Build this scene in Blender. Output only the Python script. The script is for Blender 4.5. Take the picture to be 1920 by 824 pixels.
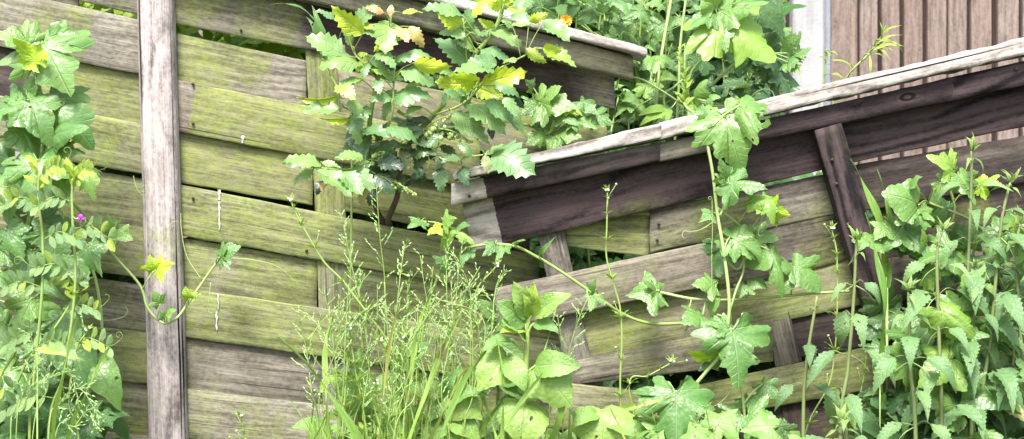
import bpy, math, random
from mathutils import Vector, Matrix, noise as mnoise
R = math.radians
for o in list(bpy.data.objects): bpy.data.objects.remove(o)
scene = bpy.context.scene
COL = scene.collection

# ------------------------------------------------------------------ camera
D, ZC = 3.0, 1.35            # metres from camera to the fence plane (y = 0), camera height
cam = bpy.data.cameras.new('camera'); cam_o = bpy.data.objects.new('camera', cam); COL.objects.link(cam_o)
cam_o.location = (0, -D, ZC); cam_o.rotation_euler = (R(90), 0, 0)
cam.sensor_width = 36; cam.lens = 36 * D / 1.92
cam.clip_start = 0.05; cam.clip_end = 500
cam.dof.use_dof = True; cam.dof.focus_distance = D - 0.1; cam.dof.aperture_fstop = 8
scene.camera = cam_o
# ------------------------------------------------------------------ sky, sun, exposure
world = bpy.data.worlds.new('World'); scene.world = world; world.use_nodes = True
wn = world.node_tree.nodes; wl = world.node_tree.links
sky = wn.new('ShaderNodeTexSky'); sky.sky_type = 'NISHITA'; sky.sun_disc = False
SUN_EL, SUN_AZ = 56, -12     # azimuth measured from behind the camera towards its left
sky.sun_elevation = R(SUN_EL); sky.sun_rotation = R(180 - SUN_AZ)
sky.air_density = 1.0; sky.dust_density = 3.5; sky.ozone_density = 0.6
wl.new(sky.outputs[0], wn['Background'].inputs[0]); wn['Background'].inputs[1].default_value = 0.125
sun = bpy.data.lights.new('sun', 'SUN'); sun.energy = 2.8; sun.angle = R(18); sun.color = (1, .975, .94)
sun_o = bpy.data.objects.new('sun', sun); COL.objects.link(sun_o)
sd = Vector((math.sin(R(SUN_AZ)) * math.cos(R(SUN_EL)), -math.cos(R(SUN_AZ)) * math.cos(R(SUN_EL)), math.sin(R(SUN_EL))))
sun_o.rotation_euler = sd.to_track_quat('Z', 'Y').to_euler(); sun_o.location = sd * 8
vs = scene.view_settings
vs.view_transform = 'Standard'; vs.look = 'None'; vs.gamma = 1; vs.use_curve_mapping = False
vs.exposure = 1.62

# ------------------------------------------------------------------ helpers
def P(px, py, y=0.0):
    """photo pixel at depth y -> world point"""
    s = (D + y) / D / 1000
    return Vector(((px - 960) * s, y, ZC - (py - 412) * s))

def tag(o, label=None, cat=None, group=None, kind=None):
    if label: o['label'] = label
    if cat: o['category'] = cat
    if group: o['group'] = group
    if kind: o['kind'] = kind
    return o

def empty(name, loc):
    o = bpy.data.objects.new(name, None); COL.objects.link(o); o.location = loc; o.empty_display_size = .05
    return o

def link(name, mesh, mat, parent=None, W=None):
    o = bpy.data.objects.new(name, mesh); COL.objects.link(o)
    if mat is not None and len(mesh.materials) == 0: mesh.materials.append(mat)
    W = W or Matrix()
    if parent is not None:
        o.parent = parent
        q = parent; off = Vector((0, 0, 0))
        if q.type == 'EMPTY': W = Matrix.Translation(-Vector(q.location)) @ W
        else: W = q['_w'].inverted() @ W if False else (WORLD[q.name].inverted() @ W)
    o.matrix_basis = W
    return o
WORLD = {}

class MB:
    def __init__(s): s.v = []; s.f = []; s.uv = []
    def vert(s, p, uv=(0, 0)): s.v.append(tuple(p)); s.uv.append(uv); return len(s.v) - 1
    def mesh(s, name, smooth=True):
        m = bpy.data.meshes.new(name); m.from_pydata(s.v, [], s.f)
        l = m.uv_layers.new(name='uv')
        for lp in m.loops: l.data[lp.index].uv = s.uv[lp.vertex_index]
        if smooth: m.polygons.foreach_set('use_smooth', [True] * len(m.polygons))
        m.update(); return m
    def tube(s, pts, rad, sides=6, cap=True):
        pts = [Vector(p) for p in pts]; n = len(pts)
        if not hasattr(rad, '__len__'): rad = [rad] * n
        if len(rad) == 2 and n > 2: rad = [rad[0] + (rad[1] - rad[0]) * i / (n - 1) for i in range(n)]
        up = Vector((.31, .2, .93)); prev = None; rings = []
        for i, p in enumerate(pts):
            t = (pts[min(i + 1, n - 1)] - pts[max(i - 1, 0)]); t = t.normalized() if t.length > 1e-9 else Vector((0, 0, 1))
            a = prev if prev is not None else (up if abs(t.dot(up)) < .95 else Vector((1, 0, 0)))
            a = (a - t * a.dot(t)).normalized(); prev = a; b = t.cross(a)
            rings.append([s.vert(p + (a * math.cos(k * 2 * math.pi / sides) + b * math.sin(k * 2 * math.pi / sides)) * rad[i], (i / n, k / sides)) for k in range(sides)])
        for i in range(n - 1):
            for k in range(sides):
                k2 = (k + 1) % sides
                s.f.append((rings[i][k], rings[i][k2], rings[i + 1][k2], rings[i + 1][k]))
        if cap: s.f.append(tuple(reversed(rings[0]))); s.f.append(tuple(rings[-1]))
    def blob(s, c, r, st=None, seg=6, rings=4):
        c = Vector(c); st = st or Vector((1, 1, 1))
        idx = []
        for i in range(rings + 1):
            th = math.pi * i / rings
            row = []
            for k in range(seg):
                ph = 2 * math.pi * k / seg
                row.append(s.vert(c + Vector((math.sin(th) * math.cos(ph) * st.x, math.sin(th) * math.sin(ph) * st.y, math.cos(th) * st.z)) * r))
            idx.append(row)
        for i in range(rings):
            for k in range(seg):
                k2 = (k + 1) % seg
                s.f.append((idx[i][k], idx[i + 1][k], idx[i + 1][k2], idx[i][k2]))

def spline(pts, per=6):
    pts = [Vector(p) for p in pts]
    if len(pts) < 3: return [pts[0].lerp(pts[-1], i / per) for i in range(per + 1)]
    out = []
    e = [pts[0] * 2 - pts[1]] + pts + [pts[-1] * 2 - pts[-2]]
    for i in range(1, len(e) - 2):
        a, b, c, d = e[i - 1:i + 3]
        for k in range(per):
            t = k / per
            out.append(.5 * ((2 * b) + (c - a) * t + (2 * a - 5 * b + 4 * c - d) * t * t + (3 * b - a - 3 * c + d) * t ** 3))
    out.append(pts[-1]); return out

# ------------------------------------------------------------------ node graphs
class G:
    def __init__(s, name):
        s.m = bpy.data.materials.new(name); s.m.use_nodes = True
        s.t = s.m.node_tree; s.n = s.t.nodes; s.l = s.t.links
        s.bs = s.n['Principled BSDF']; s.out = s.n['Material Output']
    def set(s, sock, v):
        if isinstance(v, bpy.types.NodeSocket): s.l.new(v, sock)
        elif isinstance(v, tuple) and len(v) == 3 and sock.type == 'RGBA': sock.default_value = (*v, 1)
        else: sock.default_value = v
    def math(s, op, a, b=0.0, c=0.0, clamp=False):
        n = s.n.new('ShaderNodeMath'); n.operation = op; n.use_clamp = clamp
        s.set(n.inputs[0], a); s.set(n.inputs[1], b); s.set(n.inputs[2], c); return n.outputs[0]
    def vmath(s, op, a, b=(0, 0, 0)):
        n = s.n.new('ShaderNodeVectorMath'); n.operation = op
        s.set(n.inputs[0], a); s.set(n.inputs[1], b); return n.outputs[0]
    def mix(s, f, a, b, mode='MIX'):
        n = s.n.new('ShaderNodeMix'); n.data_type = 'RGBA'; n.blend_type = mode; n.clamp_factor = True
        s.set(n.inputs[0], f); s.set(n.inputs[6], a); s.set(n.inputs[7], b); return n.outputs[2]
    def noise(s, v, scale=1, detail=4, rough=.55, dist=0):
        n = s.n.new('ShaderNodeTexNoise'); s.set(n.inputs['Vector'], v)
        n.inputs['Scale'].default_value = scale; n.inputs['Detail'].default_value = detail
        n.inputs['Roughness'].default_value = rough; n.inputs['Distortion'].default_value = dist
        return n.outputs[0]
    def step(s, v, lo, hi):
        n = s.n.new('ShaderNodeMapRange'); n.interpolation_type = 'SMOOTHSTEP'
        s.set(n.inputs[0], v); s.set(n.inputs[1], lo); s.set(n.inputs[2], hi); return n.outputs[0]
    def attr(s, name):
        n = s.n.new('ShaderNodeAttribute'); n.attribute_type = 'OBJECT'; n.attribute_name = name; return n.outputs['Fac']
    def coord(s, w='Object'): return s.n.new('ShaderNodeTexCoord').outputs[w]
    def rnd(s): return s.n.new('ShaderNodeObjectInfo').outputs['Random']
    def sep(s, v):
        n = s.n.new('ShaderNodeSeparateXYZ'); s.set(n.inputs[0], v); return n.outputs
    def comb(s, x, y, z):
        n = s.n.new('ShaderNodeCombineXYZ'); s.set(n.inputs[0], x); s.set(n.inputs[1], y); s.set(n.inputs[2], z); return n.outputs[0]
    def bump(s, h, strength=.5, dist=.002):
        n = s.n.new('ShaderNodeBump'); n.inputs['Strength'].default_value = strength; n.inputs['Distance'].default_value = dist
        s.set(n.inputs['Height'], h); return n.outputs[0]
    def pr(s, **k):
        for a, v in k.items(): s.set(s.bs.inputs[a.replace('_', ' ')], v)
        return s.m

def wood(name, pale=((.062, .055, .043), (.30, .278, .222)), dark=((.010, .007, .007), (.052, .037, .035)),
         moss=((.055, .072, .010), (.275, .34, .050)), ringf=150, ringk=.09, fx=14, ckt=.30, ckx=1.6, crack=.55, bumps=.6, bleach=(.62, .58, .54)):
    """weathered timber; local x runs along the piece. Object properties steer stain, moss, and marked ends."""
    g = G(name); p = g.coord('Object'); r = g.math('MULTIPLY', g.rnd(), 41.0)
    q = g.vmath('ADD', p, g.comb(r, g.math('MULTIPLY', r, 1.7), r))
    px, py, pz = g.sep(p)
    kx = g.math('SUBTRACT', px, g.attr('knot_x')); ky = g.math('SUBTRACT', py, g.attr('knot_y'))
    kd = g.math('SQRT', g.math('ADD', g.math('MULTIPLY', g.math('MULTIPLY', kx, kx), .22), g.math('MULTIPLY', ky, ky)))
    km = g.math('MULTIPLY', g.step(kd, .040, .010), g.attr('knot'))
    fine = g.noise(g.vmath('MULTIPLY', q, (fx, 300, 300)), 1, 4, .7)
    med = g.noise(g.vmath('MULTIPLY', q, (4, 70, 70)), 1, 5, .65)
    speck = g.noise(g.vmath('MULTIPLY', q, (90, 150, 150)), 1, 4, .7)
    blot = g.noise(g.vmath('MULTIPLY', q, (10, 18, 18)), 1, 5, .65)
    warp = g.noise(g.vmath('MULTIPLY', q, (2.6, 9, 9)), 1, 2, .5)
    qy = g.sep(q)[1]
    ph = g.math('ADD', g.math('MULTIPLY', qy, ringf * 2.2), g.math('MULTIPLY', warp, 34.0))
    ph = g.math('ADD', g.math('MULTIPLY', ph, g.math('SUBTRACT', 1.0, km)), g.math('MULTIPLY', g.math('MULTIPLY', kd, 900.0), km))
    ring = g.math('MULTIPLY_ADD', g.math('SINE', ph), .5, .5)
    ring = g.math('POWER', ring, 1.6)
    ring = g.math('MULTIPLY', ring, g.step(g.noise(g.vmath('MULTIPLY', q, (1.5, 8, 8)), 1, 2), .3, .7))
    ring = g.math('MULTIPLY', ring, g.step(fine, .25, .6))
    grain = g.math('ADD', g.math('ADD', g.math('MULTIPLY', fine, .42), g.math('MULTIPLY', med, .30)), g.math('ADD', g.math('MULTIPLY', speck, .30), g.math('MULTIPLY', blot, .22)))
    grain = g.math('ADD', grain, g.math('MULTIPLY', g.math('SUBTRACT', .3, ring), ringk))
    grain = g.step(grain, .475, .775)
    # marked zone of the board between local x s0 and s1 (the part a batten once covered, a sawn pale end ...)
    wob = g.math('MULTIPLY', g.math('SUBTRACT', g.noise(g.vmath('MULTIPLY', q, (40, 90, 90)), 1, 5, .7), .5), .010)
    xw = g.math('ADD', px, wob)
    soft = g.math('ADD', g.attr('soft'), .003)
    z = g.math('MULTIPLY', g.step(xw, g.math('SUBTRACT', g.attr('s0'), soft), g.attr('s0')),
               g.step(xw, g.math('ADD', g.attr('s1'), soft), g.attr('s1')))
    tone = g.math('ADD', g.math('MULTIPLY', g.attr('tone'), g.math('SUBTRACT', 1.0, z)), g.math('MULTIPLY', g.attr('tone2'), z))
    mossa = g.math('ADD', g.math('MULTIPLY', g.attr('moss'), g.math('SUBTRACT', 1.0, z)), g.math('MULTIPLY', g.attr('moss2'), z))
    low = g.step(g.math('ADD', py, g.math('MULTIPLY', g.noise(g.vmath('MULTIPLY', q, (5, 14, 14)), 1, 3), .06)), .052, -.012)   # 1 along the bottom edge
    mossa = g.math('ADD', mossa, g.math('MULTIPLY', g.math('MULTIPLY', g.attr('mossy_foot'), low), g.math('SUBTRACT', 1.0, z)))
    tone = g.math('SUBTRACT', tone, g.math('MULTIPLY', g.math('MULTIPLY', g.attr('mossy_foot'), low), .55))
    tn = g.noise(g.vmath('MULTIPLY', q, (3.5, 16, 16)), 1, 4, .6)
    tmask = g.step(g.math('ADD', tone, g.math('MULTIPLY', g.math('SUBTRACT', tn, .5), .9)), .2, .85)
    cp = g.mix(grain, pale[0], pale[1])
    cp = g.mix(g.math('MULTIPLY', g.attr('bleach'), g.math('MULTIPLY_ADD', grain, .8, .2)), cp, bleach)
    cp = g.mix(g.math('MULTIPLY', g.math('SUBTRACT', g.rnd(), .4), .3), cp, (.22, .16, .12))
    cd = g.mix(grain, dark[0], dark[1])
    col = g.mix(tmask, cp, cd)
    # reddish old stain left in patches
    sn = g.noise(g.vmath('MULTIPLY', q, (5, 11, 11)), 1, 5, .65)
    col = g.mix(g.math('MULTIPLY', g.step(sn, .60, .76), g.math('MULTIPLY_ADD', grain, -.4, .65)), col, (.10, .062, .05))
    # algae and moss, streaked downwards
    mn = g.noise(g.vmath('MULTIPLY', q, (7, 5, 5)), 1, 6, .62)
    mn = g.math('ADD', g.math('MULTIPLY', mn, .75), g.math('MULTIPLY', g.noise(g.vmath('MULTIPLY', q, (30, 12, 12)), 1, 4, .6), .25))
    mm = g.step(g.math('ADD', mn, g.math('MULTIPLY', g.math('SUBTRACT', mossa, .42), .5)), .42, .67)
    patch = g.step(g.math('ADD', g.math('MULTIPLY', speck, .5), g.math('MULTIPLY', g.noise(g.vmath('MULTIPLY', q, (34, 40, 40)), 1, 5, .7), .5)), .40, .60)
    mm = g.math('MULTIPLY', mm, g.math('MULTIPLY_ADD', patch, .5, .5))
    mt = g.math('ADD', g.math('MULTIPLY', grain, .65), g.math('MULTIPLY', g.step(g.noise(g.vmath('MULTIPLY', q, (9, 22, 22)), 1, 5, .6), .3, .7), .35))
    mc = g.mix(mt, moss[0], moss[1])
    col = g.mix(g.math('MULTIPLY', mm, g.math('MULTIPLY_ADD', fine, -.25, .86)), col, mc)
    dm = g.noise(g.vmath('MULTIPLY', q, (6, 13, 13)), 1, 6, .7)
    col = g.mix(g.math('MULTIPLY', g.step(dm, .54, .72), g.math('MULTIPLY_ADD', fine, -.5, .75)), col, (.045, .042, .025))
    # drying cracks and pits
    ck = g.noise(g.vmath('MULTIPLY', q, (ckx, 120, 120)), 1, 2, .4)
    ckm = g.math('MULTIPLY', g.step(ck, ckt, ckt - .06), crack)
    col = g.mix(ckm, col, (.012, .010, .008))
    pit = g.noise(g.vmath('MULTIPLY', q, (180, 420, 420)), 1, 2, .5)
    col = g.mix(g.math('MULTIPLY', g.step(pit, .66, .78), .55), col, (.03, .027, .02))
    col = g.mix(g.math('MULTIPLY', g.step(kd, .013, .007), g.attr('knot')), col, (.010, .007, .007))
    col = g.mix(g.math('MULTIPLY', km, g.math('MULTIPLY', ring, .5)), col, (.16, .115, .11))
    h = g.math('ADD', g.math('ADD', g.math('MULTIPLY', fine, .8), g.math('MULTIPLY', speck, .5)), g.math('ADD', g.math('MULTIPLY', ring, -.35), g.math('MULTIPLY', ckm, -1.2)))
    h = g.math('ADD', h, g.math('MULTIPLY', mm, .25))
    return g.pr(Base_Color=col, Roughness=g.math('MULTIPLY_ADD', grain, .12, .78), Normal=g.bump(h, bumps, .0014), Specular_IOR_Level=.25)

def leafmat(name, top, back, young, kind, trans=.27, rough=.42, vein=(.30, .42, .18), veinmix=.55, spec=.5, quilt=1.0, nveins=8, vb=.9, holes=False):
    g = G(name); uv = g.coord('UV'); x, y, _ = g.sep(uv); r = g.rnd(); p = g.coord('Object')
    ay = g.math('ABSOLUTE', y)
    if kind == 'palm':
        ang = g.math('ARCTAN2', ay, x); rr = g.math('SQRT', g.math('ADD', g.math('MULTIPLY', x, x), g.math('MULTIPLY', y, y)))
        k = R(50)
        fr = g.math('ABSOLUTE', g.math('SUBTRACT', g.math('FRACT', g.math('ADD', g.math('DIVIDE', ang, k), .5)), .5))
        d = g.math('MULTIPLY', g.math('MULTIPLY', fr, k), rr)
        main = g.step(d, .016, .004)
        sub = g.math('ABSOLUTE', g.math('SUBTRACT', g.math('FRACT', g.math('SUBTRACT', g.math('MULTIPLY', rr, 7.5), g.math('MULTIPLY', fr, 4.0))), .5))
        side = g.step(sub, .07, .015)
    else:
        main = g.step(ay, .09, .03)
        sub = g.math('ABSOLUTE', g.math('SUBTRACT', g.math('FRACT', g.math('SUBTRACT', g.math('MULTIPLY', x, float(nveins)), g.math('MULTIPLY', ay, 1.3))), .5))
        side = g.step(sub, .12, .03)
    v = g.math('MAXIMUM', main, g.math('MULTIPLY', side, .55))
    n1 = g.noise(p, 5.0, 3); n2 = g.noise(g.vmath('ADD', p, g.comb(r, r, r)), 14.0, 4)
    c = g.mix(n1, top, tuple(a * .62 for a in top))
    c = g.mix(g.math('MULTIPLY', g.math('SUBTRACT', r, .35), .7), c, tuple(min(1, a * b) for a, b in zip(top, (1.7, 1.35, 1.2))))
    c = g.mix(g.math('MULTIPLY', v, veinmix), c, vein)
    yo = g.attr('young')
    c = g.mix(yo, c, g.mix(n2, young, tuple(a * .8 for a in young)))
    red = g.attr('red'); c = g.mix(red, c, g.mix(n2, (.62, .26, .16), (.55, .36, .12)))
    dk = g.attr('old'); c = g.mix(dk, c, (.012, .030, .028))  # dark leaf tone; on some leaves it paints in the shade between them
    c = g.mix(g.math('MULTIPLY', g.step(n2, .64, .74), .35), c, (.12, .10, .03))
    hn = g.noise(g.vmath('ADD', p, g.comb(g.math('MULTIPLY', r, 53.0), g.math('MULTIPLY', r, 29.0), 0.0)), 6.0, 2, .5)
    hr = g.step(r, .35, .5); rim = g.math('MULTIPLY', g.step(hn, .665, .70), hr); hole = g.math('MULTIPLY', g.step(hn, .705, .712), hr)
    c = g.mix(g.math('MULTIPLY', rim, .8), c, (.16, .11, .04))
    bf = g.n.new('ShaderNodeNewGeometry').outputs['Backfacing']
    cb = g.mix(yo, back, young)
    c2 = g.mix(bf, c, g.mix(.45, c, cb))
    cell = g.n.new('ShaderNodeTexVoronoi'); cell.feature = 'F1'; g.set(cell.inputs['Vector'], g.vmath('MULTIPLY', uv, (1, 1 if kind == 'palm' else .35, 1))); cell.inputs['Scale'].default_value = 13
    h = g.math('SUBTRACT', g.math('MULTIPLY', cell.outputs[0], -.42 * quilt), g.math('MULTIPLY', v, vb))
    h = g.math('ADD', h, g.math('MULTIPLY', n2, .25 * quilt)); nrm = g.bump(h, .5, .0045)
    g.pr(Base_Color=c2, Roughness=g.math('MULTIPLY_ADD', n2, .2, rough - .1), Normal=nrm, Specular_IOR_Level=spec)
    tr = g.n.new('ShaderNodeBsdfTranslucent'); g.set(tr.inputs[0], g.mix(.55, c, g.mix(dk, (.42, .60, .03), (.02, .05, .02)))); g.set(tr.inputs[1], nrm)
    ms = g.n.new('ShaderNodeMixShader'); ms.inputs[0].default_value = trans
    g.l.new(g.bs.outputs[0], ms.inputs[1]); g.l.new(tr.outputs[0], ms.inputs[2]); 
    if holes:
        tp = g.n.new('ShaderNodeBsdfTransparent'); m2 = g.n.new('ShaderNodeMixShader'); g.set(m2.inputs[0], hole)
        g.l.new(ms.outputs[0], m2.inputs[1]); g.l.new(tp.outputs[0], m2.inputs[2]); g.l.new(m2.outputs[0], g.out.inputs[0])
    else: g.l.new(ms.outputs[0], g.out.inputs[0])
    return g.m

def stemmat(name, a, b, rough=.5):
    g = G(name); p = g.coord('Object'); n = g.noise(g.vmath('MULTIPLY', p, (40, 40, 14)), 1, 4)
    return g.pr(Base_Color=g.mix(n, a, b), Roughness=rough, Specular_IOR_Level=.4)

M = {}
M['wood'] = wood('weathered_plank')
M['post'] = wood('bleached_batten', pale=((.04, .03, .025), (.42, .365, .35)), crack=1.0, bumps=1.2, ringf=90, ringk=.16, fx=3, ckt=.37, ckx=.7, bleach=(.54, .49, .48))
M['cap'] = wood('bleached_cap', pale=((.085, .072, .06), (.48, .45, .41)), crack=1.0, bumps=1.2, ringf=120, ringk=.2, fx=5, ckt=.33, ckx=1.2, bleach=(.56, .535, .50))
M['stained'] = wood('dark_stained_timber', ringk=.30, dark=((.005, .003, .004), (.072, .050, .052)), crack=.35, bumps=.9, ringf=95)
M['board'] = wood('brown_closeboard', dark=((.02, .011, .009), (.05, .03, .025)), pale=((.085, .06, .048), (.26, .195, .165)), crack=.1, ringf=110, ringk=.06, bumps=.4)
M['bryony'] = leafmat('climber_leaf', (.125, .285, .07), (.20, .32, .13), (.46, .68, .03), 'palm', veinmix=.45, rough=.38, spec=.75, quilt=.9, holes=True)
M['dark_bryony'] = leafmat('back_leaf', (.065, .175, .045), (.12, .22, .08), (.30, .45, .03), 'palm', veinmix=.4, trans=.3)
M['nettle'] = leafmat('nettle_leaf', (.155, .30, .115), (.20, .29, .15), (.36, .50, .13), 'pin', holes=True, rough=.5, nveins=7, veinmix=.35)
M['mahonia'] = leafmat('mahonia_leaflet', (.165, .335, .115), (.22, .33, .16), (.58, .74, .03), 'pin', rough=.36, spec=.8, nveins=6, veinmix=.3, quilt=.18)
M['soft'] = leafmat('soft_leaf', (.165, .33, .085), (.25, .36, .14), (.50, .70, .08), 'pin', rough=.45, nveins=7, veinmix=.38, quilt=1.0, vb=.45)
M['soft_palm'] = leafmat('broad_soft_leaf', (.18, .34, .085), (.25, .36, .14), (.48, .62, .08), 'palm', rough=.42, veinmix=.5, quilt=1.0, holes=True)
M['vetch'] = leafmat('vetch_leaflet', (.20, .36, .16), (.27, .38, .20), (.45, .60, .04), 'pin', rough=.45, nveins=9, veinmix=.2)
M['grass'] = leafmat('grass_blade', (.19, .37, .07), (.24, .40, .11), (.46, .64, .12), 'pin', rough=.45, nveins=1, veinmix=.1, quilt=.1)
M['stem'] = stemmat('green_stem', (.17, .27, .055), (.30, .40, .12))
M['pale_stem'] = stemmat('pale_stem', (.23, .34, .10), (.36, .45, .18))
M['dull_stem'] = stemmat('nettle_stem', (.12, .15, .06), (.22, .28, .10))
M['twig'] = stemmat('woody_twig', (.06, .04, .03), (.16, .11, .085), .8)
M['straw'] = stemmat('grass_panicle', (.22, .40, .11), (.40, .56, .22), .6)
g = G('purple_petal'); M['purple'] = g.pr(Base_Color=(.42, .03, .48), Roughness=.5)
g = G('orange_petal'); M['orange'] = g.pr(Base_Color=(.85, .34, .01), Roughness=.5)
g = G('white_petal'); M['white'] = g.pr(Base_Color=(.78, .78, .72), Roughness=.6)
g = G('berry_skin'); M['berry'] = g.pr(Base_Color=g.mix(g.noise(g.coord(), 60), (.22, .34, .08), (.36, .45, .16)), Roughness=.4)
g = G('bird_lime'); M['lime'] = g.pr(Base_Color=(.60, .60, .56), Roughness=.9)
g = G('iron_nail'); M['nail'] = g.pr(Base_Color=(.06, .035, .025), Roughness=.7, Metallic=.3)
g = G('concrete'); p = g.coord()
c = g.mix(g.noise(p, 14, 6), (.22, .22, .22), (.44, .44, .435)); c = g.mix(g.math('MULTIPLY', g.step(g.noise(g.vmath('MULTIPLY', p, (60, 60, 3)), 1, 4), .5, .7), .5), c, (.20, .20, .18)); c = g.mix(g.math('MULTIPLY', g.step(g.noise(p, 120, 2), .68, .74), .8), c, (.12, .12, .12))
c = g.mix(g.math('MULTIPLY', g.step(g.noise(p, 5, 5), .56, .7), .35), c, (.32, .33, .27))
M['concrete'] = g.pr(Base_Color=c, Roughness=.9, Normal=g.bump(g.noise(p, 90, 5), .4, .003))
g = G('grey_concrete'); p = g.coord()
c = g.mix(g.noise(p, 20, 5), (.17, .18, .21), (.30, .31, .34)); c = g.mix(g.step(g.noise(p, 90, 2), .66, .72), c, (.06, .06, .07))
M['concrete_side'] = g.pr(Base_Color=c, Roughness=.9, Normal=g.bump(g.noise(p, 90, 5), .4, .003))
g = G('soil'); p = g.coord()
c = g.mix(g.noise(p, 9, 6), (.035, .026, .017), (.085, .066, .042)); c = g.mix(g.step(g.noise(p, 3, 5), .45, .6), c, (.06, .10, .025))
M['soil'] = g.pr(Base_Color=c, Roughness=.95, Normal=g.bump(g.noise(p, 40, 6), .8, .02))
# ------------------------------------------------------------------ ground
mb = MB(); N = 24; S = 60.0
for i in range(N + 1):
    for j in range(N + 1):
        u = (i / N * 2 - 1); v = (j / N * 2 - 1)
        x = S * u * abs(u) ** 2; y = S * v * abs(v) ** 2
        mb.vert((x, y, -.02 + .02 * mnoise.noise((x * 1.5, y * 1.5, 0))))
for i in range(N):
    for j in range(N):
        a = i * (N + 1) + j; mb.f.append((a, a + N + 1, a + N + 2, a + 1))
tag(link('ground', mb.mesh('ground'), M['soil']), kind='structure')

# ------------------------------------------------------------------ boards
rnd = random.Random(7)
def setp(o, **k):
    d = dict(tone=0.0, moss=0.0, tone2=0.0, moss2=0.0, s0=99.0, s1=99.0, soft=0.0, knot=0.0, knot_x=0.0, knot_y=0.0, bleach=0.0, mossy_foot=0.0)
    d.update(k)
    for a, b in d.items(): o[a] = float(b)

def VS(k, nv):
    return 0.0 if k == 0 else 1.0 if k == nv else .025 + .95 * (k - 1) / (nv - 2)
def quadboard(name, parent, c4, y, th, mat, bow=0.0, tilt=0.0, rough=.0007, nx=22, nv=5, round_=.0012, seed=0, y1=None, endj=.002, splinter=0.0, zone=None, **props):
    """board from its four photo corners (top left, top right, bottom right, bottom left) with its FRONT face at depth y (y1 at the right end), thickness th"""
    if y1 is None: y1 = y
    tl, tr, br, bl = [P(a, b, yy) for (a, b), yy in zip(c4, (y, y1, y1, y))]
    cen = (tl + tr + br + bl) / 4
    ex = ((tr + br) - (tl + bl)).normalized()
    ez0 = Vector((0, -1, 0)); ey = ((tl + tr) - (bl + br)).normalized(); ey = (ey - ex * ey.dot(ex)).normalized(); ez = ex.cross(ey)
    W = Matrix((ex, ey, ez)).transposed().to_4x4(); W.translation = cen; Wi = W.inverted()
    mb = MB(); rs = seed * 13.7 + rnd.random() * 50
    rows = []
    for i in range(nx + 1):
        t = i / nx
        a = Wi @ tl.lerp(tr, t); b = Wi @ bl.lerp(br, t)
        L = (tr - tl).length
        row = []
        wt = rough * 2 * mnoise.noise((t * L * 14, rs, 0)) + rough * mnoise.noise((t * L * 60, rs, 3)); wb = rough * 2 * mnoise.noise((t * L * 14, rs, 9)) + rough * mnoise.noise((t * L * 60, rs, 6))
        if splinter: wb += splinter * max(0, mnoise.noise((t * L * 22, rs, 4))) ; wt -= splinter * .6 * max(0, mnoise.noise((t * L * 17, rs, 8)))
        dz = bow * (1 - (2 * t - 1) ** 2) + .0016 * mnoise.noise((t * L * 4, rs, 5))
        for side in (0, 1):
            for k in range(nv + 1):
                v = VS(k, nv) if side == 0 else 1 - VS(k, nv)
                p = a.lerp(b, v); p.y += wt * (1 - v) + wb * v
                rz = round_ if (k == 0 or k == nv) else 0
                cz = .0007 * mnoise.noise((t * L * 9, v * 3, rs))
                if splinter: cz += .0012 * mnoise.noise((t * L * 30, v * 14, rs + 3))
                p.z += dz + cz + tilt * (.5 - v) + (-rz if side == 0 else -th + rz)
                if i in (0, nx): p.x += endj * mnoise.noise((v * 6, rs, i)) * (1 if i == 0 else -1)
                row.append(mb.vert(p, (t, v)))
        rows.append(row)
    n = len(rows[0])
    for i in range(nx):
        for k in range(n):
            k2 = (k + 1) % n
            mb.f.append((rows[i][k], rows[i][k2], rows[i + 1][k2], rows[i + 1][k]))
    mb.f.append(tuple(rows[0][::-1])[::-1] if False else tuple(reversed(rows[0]))); mb.f.append(tuple(rows[-1]))
    me = mb.mesh(name, smooth=False)
    me.polygons.foreach_set('use_smooth', [len(p.vertices) == 4 and p.index % n not in (0, nv - 1, nv, n - 1) for p in me.polygons])
    o = link(name, me, mat, parent, W); WORLD[o.name] = W
    if zone:   # photo x-range given as pixels
        props['s0'] = (Wi @ P(zone[0], c4[0][1], y)).x; props['s1'] = (Wi @ P(zone[1], c4[0][1], y)).x
    setp(o, **props)
    return o, W

def line(pts):   # piecewise linear x -> y in pixels
    def f(x):
        for (x0, y0), (x1, y1) in zip(pts, pts[1:]):
            if x <= x1 or (x1, y1) == pts[-1]: return y0 + (y1 - y0) * (x - x0) / (x1 - x0)
    return f
def strip(x0, x1, top, bot): return [(x0, top(x0)), (x1, top(x1)), (x1, bot(x1)), (x0, bot(x0))]

# ------------------------------------------------------------------ left panel: sunk and leaning, woven slats with one pale batten
LP = empty('woven_fence_panel', P(400, 1750, 0)); LP.location.z = 0
tag(LP, 'sunken mossy woven fence panel sloping down to the right behind the spiny shrub', 'fence panel', 'collapsed woven fence panels')
FR, BK = -.010, .0002
def lp(x0, x1, t, b, y, name='slat', ext=(13, 13), **k):
    if y >= 0: t = [(a, c - ext[0]) for a, c in t]; b = [(a, c + ext[1]) for a, c in b]
    k.setdefault('bow', .002 if y < 0 else -.001)
    return quadboard(name, LP, strip(x0, x1, line(t), line(b)), y, .008, M['wood'], **k)
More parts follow.
